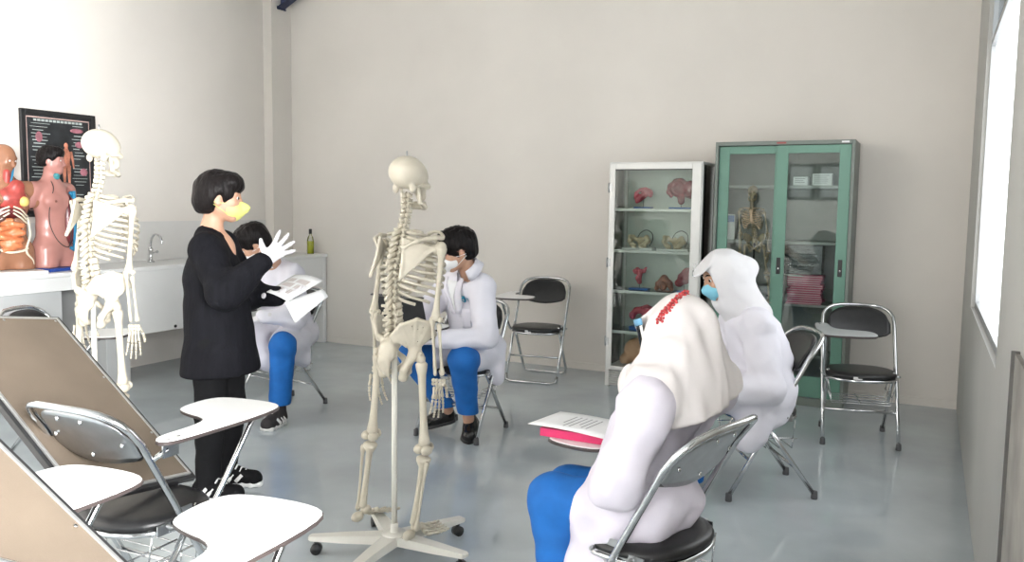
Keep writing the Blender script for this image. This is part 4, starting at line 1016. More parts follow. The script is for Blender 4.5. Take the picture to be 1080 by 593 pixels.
S, c_ = coat(S2_, L, coatm, (-2.50, 4.47, .54), (-2.495, 4.44, .73), (-2.49, 4.385, .90), fw, (shR, shL), ((shR, elR, wrR-(wrR-elR).normalized()*.02), (shL, elL, wrL-(wrL-elL).normalized()*.02)), [(hpR, hpR.lerp(knR, .62)), (hpL, hpL.lerp(knL, .66))], 11,
     extra=[((-2.36, 4.48, .54), (-2.325, 4.46, .36), .075, .045, None)], sub=[(HM @ V((0, -.02, -.08)), HM @ V((0, -.035, -.155)), .058, .056)], r=(.165, .160, .150), sr=(.082, .072, .066, .052), tr=(.112, .10))
fwd = -fw; right = V((.89, -.45, 0)).normalized()
def chest_pt(u, v, ctr=V((-2.49, 4.36, 0))+V((-.45, -.89, 0)).normalized()*.40): return ctr+right*u+V((0, 0, v))-L
shirt = mat('white_shirt', (0.78, 0.79, 0.80), 0.8, var=.02)
pts = [[chest_pt(-.055*(1-v)*(.35+.65*(1-v))+u*.11*(1-v)*(.35+.65*(1-v)), .965-.20*v) for u in (0, .25, .5, .75, 1)] for v in np.linspace(0, .94, 7)]
MB().grid(patch(S, pts, fwd, .003), .002).build('shirt_front', shirt, c_)
for s in (-1, 1):
    pts = [[chest_pt(s*(.052*(1-v)+.006+u*(.052-.02*abs(v-.35))), .985-.22*v) for u in (0, .5, 1)] for v in np.linspace(0, 1, 8)]
    MB().grid(patch(S, pts, fwd, .006), .005).build('lapel', coatm, c_)
collar(c_, HM @ V((0, -.042, -.142))-L, HM @ V((0, -.022, -.06))-L, fw)
pts = [[chest_pt(u, v) for u in (-.012, .012)] for v in np.linspace(.76, .60, 6)]; MB().grid(patch(S, pts, fwd, .004), .003).build('placket', coatm, c_)
pts = [[chest_pt(u, v) for u in np.linspace(.035, .115, 6)] for v in np.linspace(.80, .68, 6)]; MB().grid(patch(S, pts, fwd, .0035), .003).build('chest_pocket', coatm, c_)
teal = mat('emblem_teal', (0.02, 0.22, 0.34), 0.6, var=.1)
o_ = [(-.016, .018), (.016, .018), (.016, -.004), (.010, -.016), (0, -.022), (-.010, -.016), (-.016, -.004)]
pts = [[chest_pt(.085+u*w_, .862+v) for u in (-1, -.5, 0, .5, 1)] for v, w_ in ((.018, .017), (.006, .017), (-.006, .015), (-.016, .009), (-.022, .002))]; e_ = MB().grid(patch(S, pts, fwd, .0075), .002).build('emblem', teal, c_)
pts = [[chest_pt(.085+u, .862+v) for u in (-.004, .0, .004)] for v in (.012, 0, -.012)]; MB().grid(patch(S, pts, fwd, .009), .001).build('emblem_mark', laminate, e_)
for q in range(2):
    pts = [[chest_pt(.113+u, .866-q*.012+v) for u in np.linspace(0, .045-.012*q, 5)] for v in (.003, -.003)]; MB().grid(patch(S, pts, fwd, .0075), .0015).build('emblem_line', teal, e_)
legs(S2_, L, blue, [[hpR, knR, anR], [hpL, knL, anL]], rs=(.086, .080, .060), cut=[((0, 0, .175), (0, 0, -1))])
shoe(S2_, (-2.475, 4.395, .055), (-2.395, 4.205, .0), L, leather, (-2.445, 4.32, .16), up=V((.2, .35, 1)).normalized()); shoe(S2_, (-2.60, 4.43, .06), (-2.80, 4.34, .0), L, leather, (-2.635, 4.39, .17), up=V((.3, .1, 1)).normalized())
hand(S2_, 'glove', wrL, V((-.75, -.55, -.12)), V((0, 0, -1)), -1, glove, curl=(.35, .35, .3), L=L, cuff=.03); hand(S2_, 'glove', wrR, V((-.25, -.9, -.1)), V((0, 0, -1)), 1, glove, curl=(.35, .35, .3), L=L, cuff=.03)
# laptop on the student's knees
t = thing('laptop', 'open black laptop on the knees of the student behind the skeleton', 'laptop', (-2.615, 3.895, .665), hd(-.05, -1)+PI)
m = MB(); m.b2((-.165, 0, 0), (.165, .225, .016), bev=.004); m.build('keyboard_base', blackp, t)
kb = MB()
for r_ in range(5):
    for k in range(12): kb.b2((-.145+k*.0245, .055+r_*.024, .0158), (-.145+k*.0245+.02, .055+r_*.024+.019, .0178))
tag(kb.build('keys', rubber, t), kind='stuff')
m = MB(); xf = Matrix.Translation((0, -.006, .012)) @ Matrix.Rotation(math.radians(18), 4, 'X'); m.box((0, 0, .118), (.335, .010, .232), bev=.003, xf=xf); ld = m.build('screen_lid', blackp, t)
m = MB(); m.box((0, .0055, .120), (.305, .001, .195), xf=xf); m.build('screen', mat('screen_dark', (.02, .022, .025), .1), ld)
m = MB(); m.box((0, -.001, .243), (.36, .016, .007), bev=.002, xf=xf); m.build('lid_edge_bar', rubber, ld)

# ---- student behind the woman in black
loc = (-3.95, 4.42, 0); fw = V((.1, -1, 0)).normalized()
HM = frame((-3.885, 4.045, 1.150), V((-.55, -.55, -.62)), up=(0, -.2, 1))
shR, shL = V((-4.06, 4.235, .925)), V((-3.745, 4.255, .935)); elL, wrL = V((-3.625, 4.14, .68)), V((-3.70, 3.935, .70)); elR, wrR = V((-4.10, 4.05, .68)), V((-3.93, 3.90, .66))
hpR, hpL = V((-4.02, 4.47, .52)), V((-3.85, 4.46, .52)); knR, knL = V((-3.96, 4.00, .53)), V((-3.625, 4.02, .515)); anR, anL = V((-3.83, 3.72, .17)), V((-3.645, 4.005, .11))
prims = [([HM @ V((0, -.02, -.05)), HM @ V((0, -.05, -.12)), (-3.90, 4.25, .95)], [.046, .046, .06]), ([(-3.90, 4.27, .93), (-3.93, 4.38, .72), (-3.94, 4.46, .54)], [.10, .10, .11]), ([shR, (-3.90, 4.25, .94), shL], [.045, .06, .045]), ([shR, elR, wrR], [.042, .034, .026]), ([shL, elL, wrL], [.042, .034, .026]), ([hpR, knR, anR], [.07, .048, .034]), ([hpL, knL, anL], [.07, .048, .034])]
S1_, L, Ml = body_obj('person', 'seated student in white lab coat bending down, half behind the woman in black', loc, prims, HM)
hair(S1_, Ml, grow=.004, low=-.07, seed=9, amp=.009); mask(S1_, Ml, mat('white_mask', (0.80, 0.80, 0.81), 0.7))
S, c_ = coat(S1_, L, coatm, (-3.94, 4.46, .54), (-3.93, 4.38, .73), (-3.90, 4.27, .90), fw, (shR, shL), ((shR, elR, wrR), (shL, elL, wrL)), [(hpR, hpR.lerp(knR, .75)), (hpL, hpL.lerp(knL, .9))], 21, extra=[(hpL.lerp(knL, .55), hpL.lerp(knL, .75)+V((-.07, .0, -.19)), .105, .07, None), (hpL.lerp(knL, .6)+V((.02, .05, 0)), hpL.lerp(knL, .6)+V((.05, .06, -.14)), .08, .05, None), (hpR.lerp(knR, .8), hpR.lerp(knR, .8)+V((.13, .0, -.13)), .10, .08, None)], amp=.011, r=(.165, .16, .15), sr=(.080, .072, .066, .050))
collar(c_, HM @ V((0, -.05, -.14))-L, HM @ V((0, -.025, -.06))-L, fw)
legs(S1_, L, blue, [[hpR, knR, anR], [hpL, knL, anL]], rs=(.086, .080, .068), cut=[((0, 0, .135), (0, 0, -1))])
shoe(S1_, (-3.665, 4.055, 0), (-3.615, 3.835, 0), L, mat('dark_canvas', (.035, .03, .032), .8, var=.2), (-3.645, 4.01, .11), sneaker=True, width=.043); shoe(S1_, (-3.835, 3.745, .08), (-3.80, 3.55, .15), L, mat('dark_canvas', (.035, .03, .032), .8), (-3.83, 3.73, .18), sneaker=True, width=.043)
hand(S1_, 'glove', wrL, V((-.7, -.35, -.25)), V((.2, .3, -.8)), -1, glove, curl=(.35, .35, .3), L=L, cuff=.03); hand(S1_, 'glove', wrR, V((.6, -.4, -.1)), V((0, 0, -1)), 1, glove, curl=(.35, .35, .3), L=L, cuff=.03)

# ---- papers in the standing woman's lower hand
t = thing('paper_sheets', 'white printed papers held low by the woman in black', 'paper', (-2.80, 3.14, .94)); L = V((-2.80, 3.14, .94))
def sheet(q, bend, n=8):
    a, b, c, d = (V(p)-L for p in q); out = []
    for i in range(n+1):
        r = []
        for j in range(n+1): u, v = i/n, j/n; r.append(a.lerp(b, u).lerp(d.lerp(c, u), v)+V((0, 0, bend*math.sin(PI*v)*(.4+.6*u))))
        out.append(r)
    return out
top = sheet([(-2.888, 3.091, .979), (-2.888, 3.289, 1.049), (-2.720, 3.314, 1.027), (-2.760, 3.095, .940)], .012)
a_ = MB().grid(top, .0015).build('top_sheet', paper, t)
pr = MB()
for k in range(9):
    for j in range(3):
        if random.random() < .75:
            u0 = .18+j*.22; v = .16+k*.075; a, b, c, d = top[0][0], top[8][0], top[8][8], top[0][8]
            pt = lambda u, v: a.lerp(b, u).lerp(d.lerp(c, u), v)+V((0, 0, .012*math.sin(PI*v)*(.4+.6*u)+.0012))
            pr.add([pt(u0, v), pt(u0+.17, v), pt(u0+.17, v+.028), pt(u0, v+.028)], [(0, 1, 2, 3)])
tag(pr.build('printed_rows', ink, a_), kind='stuff')
MB().grid(sheet([(-2.770, 3.085, .937), (-2.709, 3.293, .986), (-2.663, 3.280, .952), (-2.688, 3.065, .843)], .006), .0015).build('lower_sheet', paper, t)

# ---- headscarf builder
def headscarf(t, L, Ml, mm, drape, cut=(), brim=True, amp=.006, seed=2, bun=None, fd=None, vox=.008, face=((0, .135, -.030), (.066, .075, .098))):
    S = SDF(.05); S.xf = Ml; S.ell((0, -.012, .022), (.092, .112, .104)).cone((0, -.01, -.03), (0, .01, -.11), .094, .085)
    if bun: S.ell(*bun)
    S.xf = None
    for pts, rs, fl in drape: S.chain([V(p)-L for p in pts], rs, flat=fl)
    S.fn(folds(amp, fd or [(30, 10, 12), (8, 34, 10), (44, 30, 8), (-30, 44, 16), (60, 20, -14), (16, -70, 20)], seed), op='d')
    S.fn(folds(amp*.9, [(5, 40, -4), (30, 38, 6), (-22, 52, 8), (44, -24, 10)], seed+3, True), op='d')
    S.xf = Ml; S.ell(*face, op='s', k=.015)
    if brim: S.ell((0, .084, .072), (.066, .066, .0095), rot=(-.50, 'X'), k=.016)
    S.xf = None
    for p, n in cut: cutp(S, p, n, L)
    o = S.build('headscarf', mm, t, vox=vox)
    return S, o

# ---- nearest woman, seen from behind
loc = (-.765, 2.41, 0); fw = V((-.96, .264, 0)).normalized(); L = V(loc)
HM = frame((-.668, 2.472, 1.030), fw+V((0, .08, -.32)))
shL, shR = V((-.695, 2.275, .860)), V((-.595, 2.615, .860)); elL, wrL = V((-.765, 2.205, .630)), V((-.845, 2.42, .595)); elR, wrR = V((-.74, 2.70, .64)), V((-.87, 2.58, .60))
hpL, hpR = V((-.72, 2.35, .515)), V((-.68, 2.50, .515)); knL, knR = V((-1.015, 2.345, .50)), V((-1.03, 2.52, .47)); anL, anR = V((-.965, 2.34, .10)), V((-1.00, 2.52, .10))
prims = [([HM @ V((0, -.02, -.05)), HM @ V((0, -.03, -.12)), (-.665, 2.43, .89)], [.046, .046, .06]), ([(-.675, 2.435, .87), (-.74, 2.44, .68), (-.76, 2.44, .55)], [.07, .07, .08]), ([shR, (-.66, 2.435, .88), shL], [.045, .06, .045]), ([shR, elR, wrR], [.04, .033, .025]), ([shL, elL, wrL], [.04, .033, .025]), ([hpR, knR, anR], [.07, .048, .034]), ([hpL, knL, anL], [.07, .048, .034])]
H1, L, Ml = body_obj('person', 'nearest seated woman in long white headscarf and white coat, seen from behind', loc, prims, HM)
mask(H1, Ml, MATS['white_mask'])
S, c_ = coat(H1, L, coatm2, (-.765, 2.44, .52), (-.755, 2.442, .66), (-.695, 2.44, .83), fw, (shR, shL), ((shR, elR, wrR), (shL, elL, wrL)), [(hpR, hpR.lerp(knR, .6)), (hpL, hpL.lerp(knL, .50))], 33,
     extra=[((-.80, 2.325, .48), (-.88, 2.305, .12), .075, .060, None), ((-.88, 2.33, .49), (-.935, 2.29, .06), .065, .048, None), ((-.705, 2.43, .54), (-.71, 2.43, .520), .10, .09, None)], amp=.012, flat=.66, r=(.168, .160, .150), sr=(.080, .076, .072, .052), tr=(.10, .092))
Sf, hs = headscarf(H1, L, Ml, scarf, [([HM @ V((0, -.02, -.02)), (-.665, 2.435, .955), (-.630, 2.44, .870), (-.615, 2.44, .76)], [.105, .112, .138, .152], (fw, .72)), ([HM @ V((0, 0, -.06)), (-.705, 2.305, .875)], [.09, .082], None), ([HM @ V((0, 0, -.06)), (-.59, 2.61, .865)], [.09, .095], None), ([HM @ V((0, .02, -.06)), (-.76, 2.46, .86)], [.09, .09], None)],
     cut=[((-.60, 2.44, .805), (.25, .10, -1)), ((-.73, 2.22, .850), (-.45, -.35, -1))], amp=.015, fd=[(4, 46, 5), (3, 66, -6), (34, 30, 4), (-26, 50, 3), (50, -20, 6), (4, 92, 10), (20, 26, 40)], vox=.0075)
legs(H1, L, blue, [[hpR, knR, anR], [hpL, knL, anL]], rs=(.084, .080, .066), cut=[((0, 0, .10), (0, 0, -1))])
shoe(H1, (-.93, 2.33, 0), (-1.16, 2.36, 0), L, leather, (-.965, 2.34, .10)); shoe(H1, (-.965, 2.51, 0), (-1.19, 2.54, 0), L, leather, (-1.00, 2.52, .10))
hand(H1, 'glove', wrR, V((-.3, -.9, -.15)), V((0, 0, -1)), 1, glove, curl=(.35, .35, .3), L=L, cuff=.03); hand(H1, 'glove', wrL, V((-.35, .9, -.2)), V((0, 0, -1)), -1, glove, curl=(.35, .35, .3), L=L, cuff=.03)
EMBP = [[-0.627, 2.126, 1.119], [-0.621, 2.131, 1.137], [-0.61, 2.137, 1.149], [-0.6, 2.144, 1.164], [-0.587, 2.152, 1.179], [-0.574, 2.159, 1.19], [-0.561, 2.166, 1.195]]   # where the embroidered band runs, a hand's width off the cloth
redm = mat('embroidery_red', (0.50, 0.055, 0.06), 0.7, var=.2, scale=60)
cdir = (V((0, 0, 1.42))-HM.translation).normalized()
m = MB(); EMB = catmull(EMBP, 3); EMB = EMB[:17]
for k in range(17):
    p = Sf.hit(EMB[k]-L, EMB[k]-V((0, 0, 1.42)))
    if k % 2 == 0:
        for q in range(5): m.ball(p+V((.0085*math.cos(q*1.257+k), .004*math.sin(q*2.1), .0085*math.sin(q*1.257+k))), (.0052, .0052, .0052), 8, 6)
    else: m.ball(p, (.005, .005, .005), 8, 6)
m.tube([Sf.hit(q-L, q-V((0, 0, 1.42))) for q in EMB], .0028, 5)
tag(m.build('red_embroidery', redm, hs), kind='stuff')
shm = glass('face_shield_film', (.97, .98, 1.0)); rows = []
for j in range(8):
    v = j/7; rows.append([Ml @ V((.098*math.sin(a), .033+.094*math.cos(a), .070-.225*v)) for a in np.linspace(-1.35, 1.35, 15)])
sh_ = MB().grid(rows, .0012).build('face_shield', shm, H1)
m = MB(); m.grid([[Ml @ V((.100*math.sin(a), .034+.096*math.cos(a), z)) for a in np.linspace(-1.4, 1.4, 15)] for z in (.074, .054)], .002); m.build('shield_band', mat('shield_blue', (.16, .38, .58), .4), sh_)
for s in (-1, 1): m = MB(); m.grid([[Ml @ V((s*.099*math.sin(a), .033+.095*math.cos(a), .052-.205*v)) for a in (1.22, 1.36)] for v in (0, .5, 1)], .0016); m.build('film_edge', paper, sh_)

# ---- woman in the pale blue mask
loc = (-.75, 4.28, 0); fw = V((-.87, -.49, 0)).normalized(); L = V(loc)
HM = frame((-.905, 4.115, 1.092), V((-.80, -.60, -.40)))
shL, shR = V((-.715, 4.045, .855)), V((-.865, 4.325, .855)); elL, wrL = V((-.645, 3.985, .575)), V((-.85, 3.86, .56)); elR, wrR = V((-.98, 4.38, .62)), V((-1.12, 4.18, .66))
hpL, hpR = V((-.660, 4.15, .525)), V((-.745, 4.31, .525)); knL, knR = V((-1.01, 3.94, .52)), V((-1.10, 4.10, .52)); anL, anR = V((-.98, 3.92, .10)), V((-1.07, 4.09, .10))
prims = [([HM @ V((0, -.02, -.05)), HM @ V((0, -.03, -.12)), (-.80, 4.18, .90)], [.046, .046, .06]), ([(-.79, 4.19, .87), (-.74, 4.21, .70), (-.71, 4.23, .55)], [.09, .09, .10]), ([shR, (-.79, 4.185, .88), shL], [.045, .06, .045]), ([shR, elR, wrR], [.04, .033, .025]), ([shL, elL, wrL], [.04, .033, .025]), ([hpR, knR, anR], [.07, .048, .034]), ([hpL, knL, anL], [.07, .048, .034])]
H2, L, Ml = body_obj('person', 'seated woman in short white headscarf and pale blue face mask, looking down', loc, prims, HM)
mask(H2, Ml, mat('blue_mask', (0.22, 0.55, 0.70), 0.7, var=.05))
S, c_ = coat(H2, L, coatm, (-.70, 4.23, .53), (-.725, 4.215, .70), (-.785, 4.19, .83), fw, (shR, shL), ((shR, elR, wrR), (shL, elL, wrL)), [(hpR, hpR.lerp(knR, .7)), (hpL, hpL.lerp(knL, .7))], 44,
     extra=[((-.70, 4.10, .50), (-.73, 4.04, .33), .095, .085, None), ((-.64, 4.20, .52), (-.66, 4.12, .42), .09, .08, None)], amp=.012, flat=.82, r=(.165, .158, .150), sr=(.082, .082, .076, .056), tr=(.110, .10))
Sf2, hs2 = headscarf(H2, L, Ml, scarf2, [([HM @ V((0, -.02, -.03)), (-.815, 4.165, .945), (-.785, 4.185, .885)], [.098, .098, .115], None)], bun=((0, -.128, -.020), (.060, .060, .062)), amp=.007, seed=8, face=((0, .120, -.030), (.071, .080, .098)), fd=[(30, 30, 40), (40, -30, 30), (20, 60, 30), (70, 20, 10), (-40, 60, 40), (26, -40, 60)])
legs(H2, L, blue, [[hpR, knR, anR], [hpL, knL, anL]], rs=(.084, .080, .066), cut=[((0, 0, .10), (0, 0, -1))])
shoe(H2, (-.945, 3.91, 0), (-1.15, 3.80, 0), L, leather, (-.98, 3.92, .10)); shoe(H2, (-1.035, 4.08, 0), (-1.24, 3.98, 0), L, leather, (-1.07, 4.09, .10))
hand(H2, 'glove', wrR, fw+V((0, 0, -.15)), V((0, 0, -1)), 1, glove, curl=(.35, .35, .3), L=L, cuff=.03); hand(H2, 'glove', wrL, fw+V((-.1, .2, -.15)), V((0, 0, -1)), -1, glove, curl=(.35, .35, .3), L=L, cuff=.03)

# ---- papers and folder on the nearest woman's tablet
c1 = V((-.985, 2.615, .6465)); rz = math.atan2(.264, -.96)
t = thing('folder', 'magenta folder lying on the writing tablet of the nearest woman', 'folder', c1, rz+.25)
m = MB(); m.b2((-.155, -.11, 0), (.155, .11, .003)); m.b2((-.155, -.11, .024), (.155, .11, .027)); m.b2((-.155, .107, .003), (.155, .11, .024)); m.build('cover', mat('bright_magenta', (.56, .02, .11), .5, var=.08), t); MB().b2((-.148, -.104, .0033), (.148, .104, .0235)).build('pages', MATS['bright_magenta'], t)
t = thing('paper_sheet', 'white printed sheet lying on the magenta folder on the tablet', 'paper', c1+V((-.035, -.035, .0285)), rz+.12)
a_ = MB().grid([[(u, v, .006*math.sin((u+.16)*9)+.006) for v in (-.105, -.05, 0, .05, .105)] for u in np.linspace(-.15, .15, 9)], .0012).build('sheet', paper, t)
m = MB()
for k in range(6): m.b2((-.05+k*.02, -.06, .0135), (-.045+k*.02, .02+random.uniform(0, .05), .0138))
tag(m.build('print_lines', inkg, a_), kind='stuff')

# ---------------------------------------------------------------- anatomical torsos on the counter
def torso(label, loc, fwd, headf, skinm, cavity, scale=1.0):
    t = thing('torso_model', label, 'torso model', loc); M = frame((0, 0, .025), fwd); HMl = frame(M @ V((0, .012, .765)), headf) @ Matrix.Scale(.92, 4)
    S = SDF(.05); S.xf = M
    S.ell((0, -.005, .13), (.158, .100, .13)).ell((0, 0, .29), (.128, .088, .15)).ell((0, .004, .46), (.150, .100, .145))
    for s in (-1, 1):
        S.cone((0, -.005, .58), (s*.145, -.012, .555), .05, .056); S.cone((s*.155, -.012, .55), (s*.185, -.012, .47), .052, .048, k=.03); S.cone((s*.080, .010, .12), (s*.088, .012, -.02), .088, .085, k=.03); S.ell((s*.07, .075, .475), (.062, .034, .052), k=.03)
    S.cone((0, -.012, .57), (0, .0, .70), .052, .047)
    S.xf = None; H = HMl.copy(); add_head(S, Matrix.LocRotScale(H.translation, H.to_quaternion(), None), .84); S.xf = M
    for c, r in cavity: S.ell(c, r, op='s', k=.012)
    S.fn(lambda P: (-P[..., 2]).astype(np.float32), op='i', k=.004)
    S.xf = None
    b = S.build('torso_body', skinm, t, vox=.0085)
    Ml = Matrix.LocRotScale(H.translation, H.to_quaternion(), None)
    for s in (-1, 1): MB().ball(Ml @ (V((s*.031, .0745, .004))*.84), .010, 10, 8).build('eye', eyew, b)
    return t, M, Ml, b
pinkskin = mat('model_pink_skin', (0.43, 0.20, 0.17), 0.25, var=.05, scale=10); brownskin = mat('model_brown_skin', (0.30, 0.14, 0.08), 0.25, var=.08, scale=10)
mred = mat('muscle_red', (0.36, 0.055, 0.045), 0.3, var=.3, scale=30); mdark = mat('deep_red', (0.13, 0.018, 0.022), 0.3, var=.3, scale=20); mblue = mat('vessel_blue', (0.02, 0.20, 0.36), 0.3, var=.1); morange = mat('bowel_orange', (0.58, 0.19, 0.08), 0.3, var=.15, scale=30); myel = mat('fat_yellow', (0.68, 0.50, 0.16), 0.4, var=.1); cream = mat('rib_cream', (0.72, 0.66, 0.52), 0.4, var=.05)
loc = V((-5.72, 3.60, CZ)); 
t, M, Ml, b = torso('brown bald torso model with open chest, rib bars and orange bowels, at far left', loc, (.96, -.26, 0), (.86, .30, -.30), brownskin, [((0, .115, .31), (.118, .085, .165)), ((-.05, .12, .50), (.075, .06, .085))])
m = MB(); m.b2((-.18, -.14, 0), (.18, .24, .022), bev=.004); xf = M.copy(); xf.translation = (0, 0, 0); bs = m.build('base_board', laminate, t); bs.matrix_local = xf
def inn(name, S, mm, vox=.006): S.xf = None; return S.build(name, mm, t, vox=vox)
S = SDF(.006); S.xf = M; p = []
for k in range(64):
    f = k/63; a = f*26; p.append((.075*math.sin(a)*(1-.2*f), .070+.018*math.cos(a*1.7)-.02*(f-.5)**2, .34-.20*f))
S.chain([(q[0], q[1]+.02, q[2]) for q in p[::1]], [.019]*64, k=.004); inn('bowel', S, morange)
S = SDF(.01); S.xf = M; S.chain([(.085, .085, .13), (.10, .085, .22), (.098, .085, .33), (.05, .105, .355)], [.026, .025, .024, .02]); inn('colon', S, mat('colon_dark', (.10, .05, .04), .3, var=.2))
S = SDF(.02); S.xf = M; S.ell((-.02, .075, .49), (.095, .045, .085)).ell((-.05, .085, .57), (.05, .03, .05)); inn('chest_muscle', S, mred)
S = SDF(.02); S.xf = M; S.ell((-.085, .105, .47), (.034, .024, .036)); inn('fat_pad', S, myel)
S = SDF(.02); S.xf = M; S.ell((.0, .060, .40), (.11, .05, .05)); inn('diaphragm', S, mdark)
for s in (-1, 1):
    for k in range(3): MB().tube([M @ V(q) for q in catmull([(s*.012, .128-.004*k, .435-.022*k), (s*.06, .118-.004*k, .415-.028*k), (s*.105, .075, .375-.026*k), (s*.125, .04, .37-.026*k)], 5)], .0062, 7).build('rib_bar', cream, t)
MB().tube([M @ V(q) for q in catmull([(-.118, .06, .36), (-.125, .075, .24), (-.09, .10, .13), (-.135, .075, .06), (-.14, .06, .0)], 6)], .008, 8).build('cut_rim', cream, t)
MB().tube([M @ V(q) for q in catmull([(.118, .06, .32), (.11, .085, .18), (.03, .11, .125), (-.06, .11, .13), (-.10, .10, .15)], 6)], .008, 8).build('cut_rim', cream, t)
m = MB(); m.ball(M @ V((.07, .110, .475)), .011, 10, 8); m.build('nipple', mat('nipple', (.20, .07, .05), .4), b)
S = SDF(.02); S.xf = M; S.cone((.0, .045, .60), (.0, .055, .67), .026, .022); inn('neck_muscle', S, mred); MB().tube([M @ V(q) for q in catmull([(-.02, .065, .60), (-.035, .06, .66), (-.05, .03, .70)], 4)], .007, 8).build('vein', mblue, t)
loc = V((-5.70, 3.93, CZ))
t, M, Ml, b = torso('pink torso model with black hair and blue vessels on blue base, in front of chart', loc, (.985, .17, 0), (.80, .62, -.04), pinkskin, [((-.105, .06, .34), (.07, .11, .24))])
M2 = M.copy(); M2.translation = (0, 0, 0); bs = MB().b2((-.20, -.12, 0), (.17, .14, .024), bev=.004).build('base_board', mat('base_blue', (.015, .06, .30), .35, var=.05), t); bs.matrix_local = M2
hair(t, Ml, sc=.84, low=-.055, seed=12, amp=.004, face=((0, .135, -.050), (.080, .085, .100)))
S = SDF(.02); S.xf = M; S.ell((-.085, .03, .34), (.058, .075, .21)); inn('open_side', S, mdark)
for q in ([(-.10, .10, .55), (-.115, .095, .42), (-.10, .10, .30), (-.115, .08, .16), (-.10, .07, .06)], [(-.07, .10, .54), (-.14, .07, .47), (-.15, .03, .38)], [(-.05, .105, .14), (-.10, .10, .12), (-.15, .05, .14)], [(-.11, .09, .25), (-.15, .05, .2), (-.155, .03, .1)]): MB().tube([M @ V(a) for a in catmull(q, 5)], .013, 8).build('blue_vessel', mblue, t)
S = SDF(.02); S.xf = M; S.ell((-.125, .08, .47), (.030, .026, .045)); inn('kidney', S, mat('kidney_pink', (.55, .17, .14), .25, var=.1))
S = SDF(.01); S.xf = M; S.ell((0, .052, .655), (.026, .018, .028)); inn('throat_piece', S, mat('throat_teal', (.05, .25, .28), .3, var=.3, scale=60))
MB().tube([M @ V(q) for q in catmull([(.045, .045, .62), (.055, .075, .57), (.085, .088, .50), (.108, .085, .40), (.10, .082, .30), (.06, .098, .20), (.0, .105, .15), (-.05, .10, .16), (-.07, .10, .3), (-.06, .1, .5)], 6)], .0032, 6).build('cut_seam', blackp, t)
m = MB(); m.ball(M @ V((.07, .107, .475)), .011, 10, 8); m.build('nipple', MATS['nipple'], b)

# ---------------------------------------------------------------- models in the display cabinet
rose = mat('model_rose', (0.48, 0.085, 0.115), 0.22, var=.25, scale=30); rosed = mat('model_wine', (0.27, 0.045, 0.055), 0.25, var=.3, scale=30); bblue = mat('stand_blue', (0.025, 0.12, 0.42), 0.35, var=.05); rod = mat('rod_grey', (.12, .12, .12), .4)
def model(label, x, z, base, build, mm, rodh=.05, y=6.36, bm_=None, cat='anatomical model', name='organ_model'):
    t = thing(name, label, cat, (x, y, z+.001), 0)
    if base: MB().b2((-base[0]/2, -base[1]/2, 0), (base[0]/2, base[1]/2, base[2]), bev=.003).build('base', bm_ or bblue, t)
    if rodh: MB().tube([(0, 0, base[2]-.001), (0, 0, base[2]+rodh)], .003, 6).build('rod', rod, t)
    S = SDF(.012); build(S); S.fn(folds(.0018, [(120, 40, 60), (60, 140, -40), (90, -70, 130)], 2), op='d'); S.build('organ', mm, t, vox=.0045); return t
def ua(S): S.chain([(-.065, 0, .085), (-.06, 0, .12), (-.03, 0, .145), (.01, 0, .150), (.045, 0, .13)], [.016, .014, .013, .018, .026]); S.chain([(-.035, .0, .08), (.0, 0, .105), (.035, 0, .125)], [.028, .024, .018]); S.ell((.055, 0, .115), (.022, .022, .028)); S.chain([(-.045, 0, .07), (-.05, -.01, .055)], [.022, .016])
model('small rose uterus model on blue base, top shelf left', -2.035, 1.4015, (.14, .075, .014), ua, rose, .06)
def ub(S): S.ell((-.02, 0, .165), (.075, .05, .075)).ell((.07, 0, .15), (.055, .045, .07)); S.ell((-.02, -.045, .165), (.05, .03, .055), op='s', k=.01); S.ell((-.02, -.02, .16), (.04, .02, .045)); S.cone((.0, 0, .10), (.0, 0, .06), .03, .026); S.chain([(-.09, 0, .18), (-.10, 0, .13), (-.08, 0, .10)], [.02, .018, .014])
model('large round rose womb model on blue base, top shelf right', -1.735, 1.4015, (.17, .09, .014), ub, rosed, .05)
def px(S):
    for s in (-1, 1): S.chain([(s*.02, .02, .075), (s*.055, .01, .095), (s*.075, -.01, .07), (s*.055, -.03, .045), (s*.02, -.045, .035)], [.014, .020, .018, .016, .013]); S.chain([(s*.055, -.03, .045), (s*.045, -.01, .018), (s*.02, -.04, .018)], [.013, .013, .010])
    S.chain([(0, .03, .08), (0, .035, .05), (0, .03, .02)], [.024, .02, .012]); S.ell((-.075, -.01, .10), (.016, .02, .022))
tb_ = mat('tan_bone', (0.60, 0.50, 0.36), 0.45, var=.15, scale=40)
for x, l in ((-2.055, 'tan pelvis model with grey looped cord on a white tray, second shelf left'), (-1.775, 'tan pelvis model with looped cord on a white tray, second shelf right')):
    t = model(l, x, 1.0785, (.25, .12, .016), lambda S: px(S), tb_, 0, bm_=laminate, name='pelvis_model'); t.location.y = 6.34
    MB().tube(catmull([(-.03, .02, .07), (.0, .02, .13), (.05, .02, .155), (.095, .02, .13), (.105, .01, .08), (.09, -.02, .03)], 6), .004, 6).build('cord', rod, t)
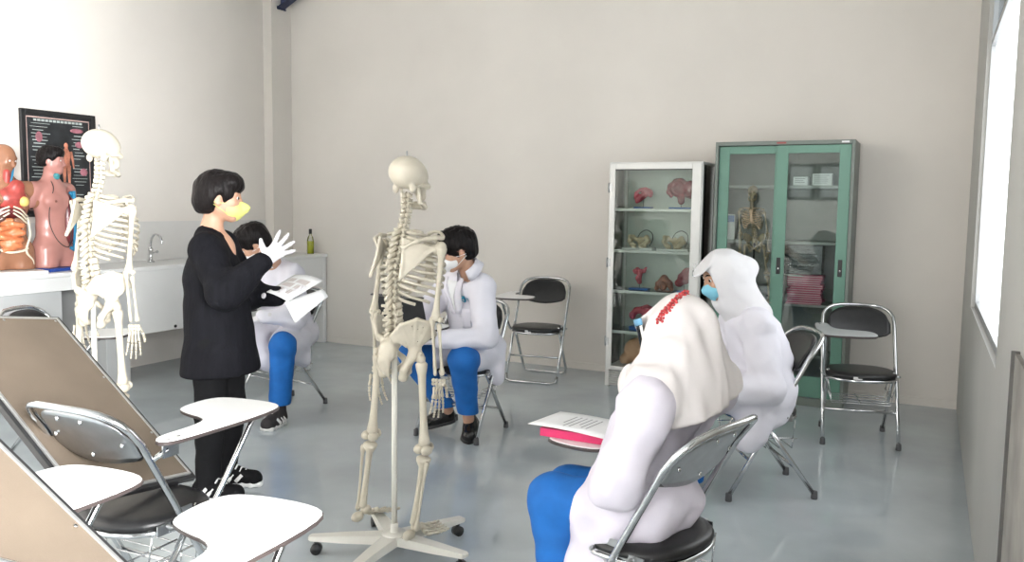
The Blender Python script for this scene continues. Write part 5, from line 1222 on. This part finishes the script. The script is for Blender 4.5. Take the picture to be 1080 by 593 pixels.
def uc(S): S.chain([(0, 0, .06), (-.01, 0, .09), (.0, 0, .12), (.01, 0, .155)], [.018, .022, .018, .014]); S.chain([(0, 0, .13), (-.035, 0, .135), (-.045, 0, .15)], [.012, .010, .014]); S.chain([(0, 0, .135), (.035, 0, .15), (.05, 0, .175)], [.012, .012, .010]); S.ell((-.02, 0, .165), (.018, .016, .014))
model('small branching rose organ model on blue base, third shelf left', -2.05, .7595, (.155, .08, .014), uc, rose, .04)
def ud(S): S.chain([(-.06, 0, .02), (-.045, 0, .05), (0, 0, .10), (.04, 0, .06), (.06, 0, .02)], [.018, .026, .028, .026, .018]); S.ell((0, -.03, .04), (.03, .02, .035)); S.ell((0, -.05, .04), (.014, .02, .022), op='s', k=.006)
model('brown wedge shaped pelvic organ model, middle of the third shelf', -1.85, .7595, (.12, .07, .006), ud, mat('organ_brown', (.33, .13, .08), .3, var=.3, scale=40), 0, bm_=mat('organ_brown', (.33, .13, .08)))
def ue(S): S.ell((0, 0, .11), (.055, .04, .05)).ell((.03, 0, .16), (.05, .035, .035)).ell((-.04, 0, .07), (.035, .03, .03)); S.ell((.0, -.045, .12), (.025, .02, .025), op='s', k=.01)
model('dark wine coloured organ model, third shelf right', -1.69, .7595, (.10, .07, .014), ue, rosed, .05)
def uf(S): S.chain([(-.12, 0, .12), (-.08, 0, .155), (0, 0, .165), (.08, 0, .155), (.12, 0, .12)], [.022, .026, .034, .026, .022]); S.cone((0, 0, .16), (0, 0, .075), .042, .028); S.ell((0, -.045, .15), (.05, .02, .02), op='s', k=.01); S.ell((-.115, 0, .105), (.026, .024, .026)); S.ell((.115, 0, .105), (.026, .024, .026))
model('wide rose T shaped uterus model on thick blue base, fourth shelf', -1.985, .4385, (.25, .11, .03), uf, rose, .05)
def ug(S): S.ell((-.06, 0, .105), (.115, .095, .105)).ell((.10, 0, .115), (.10, .095, .105)).cone((-.12, -.03, .06), (-.15, -.05, .04), .05, .045); S.ell((.02, -.09, .13), (.045, .03, .06)); S.cone((.10, -.06, .05), (.16, -.07, .04), .05, .04); S.fn(lambda P: (.001-P[..., 2]).astype(np.float32), op='i', k=.004)
model('large flesh coloured birth training torso model on cabinet floor', -1.99, .1605, None, ug, mat('flesh_plastic', (.66, .36, .22), .35, var=.06), 0, y=6.37)
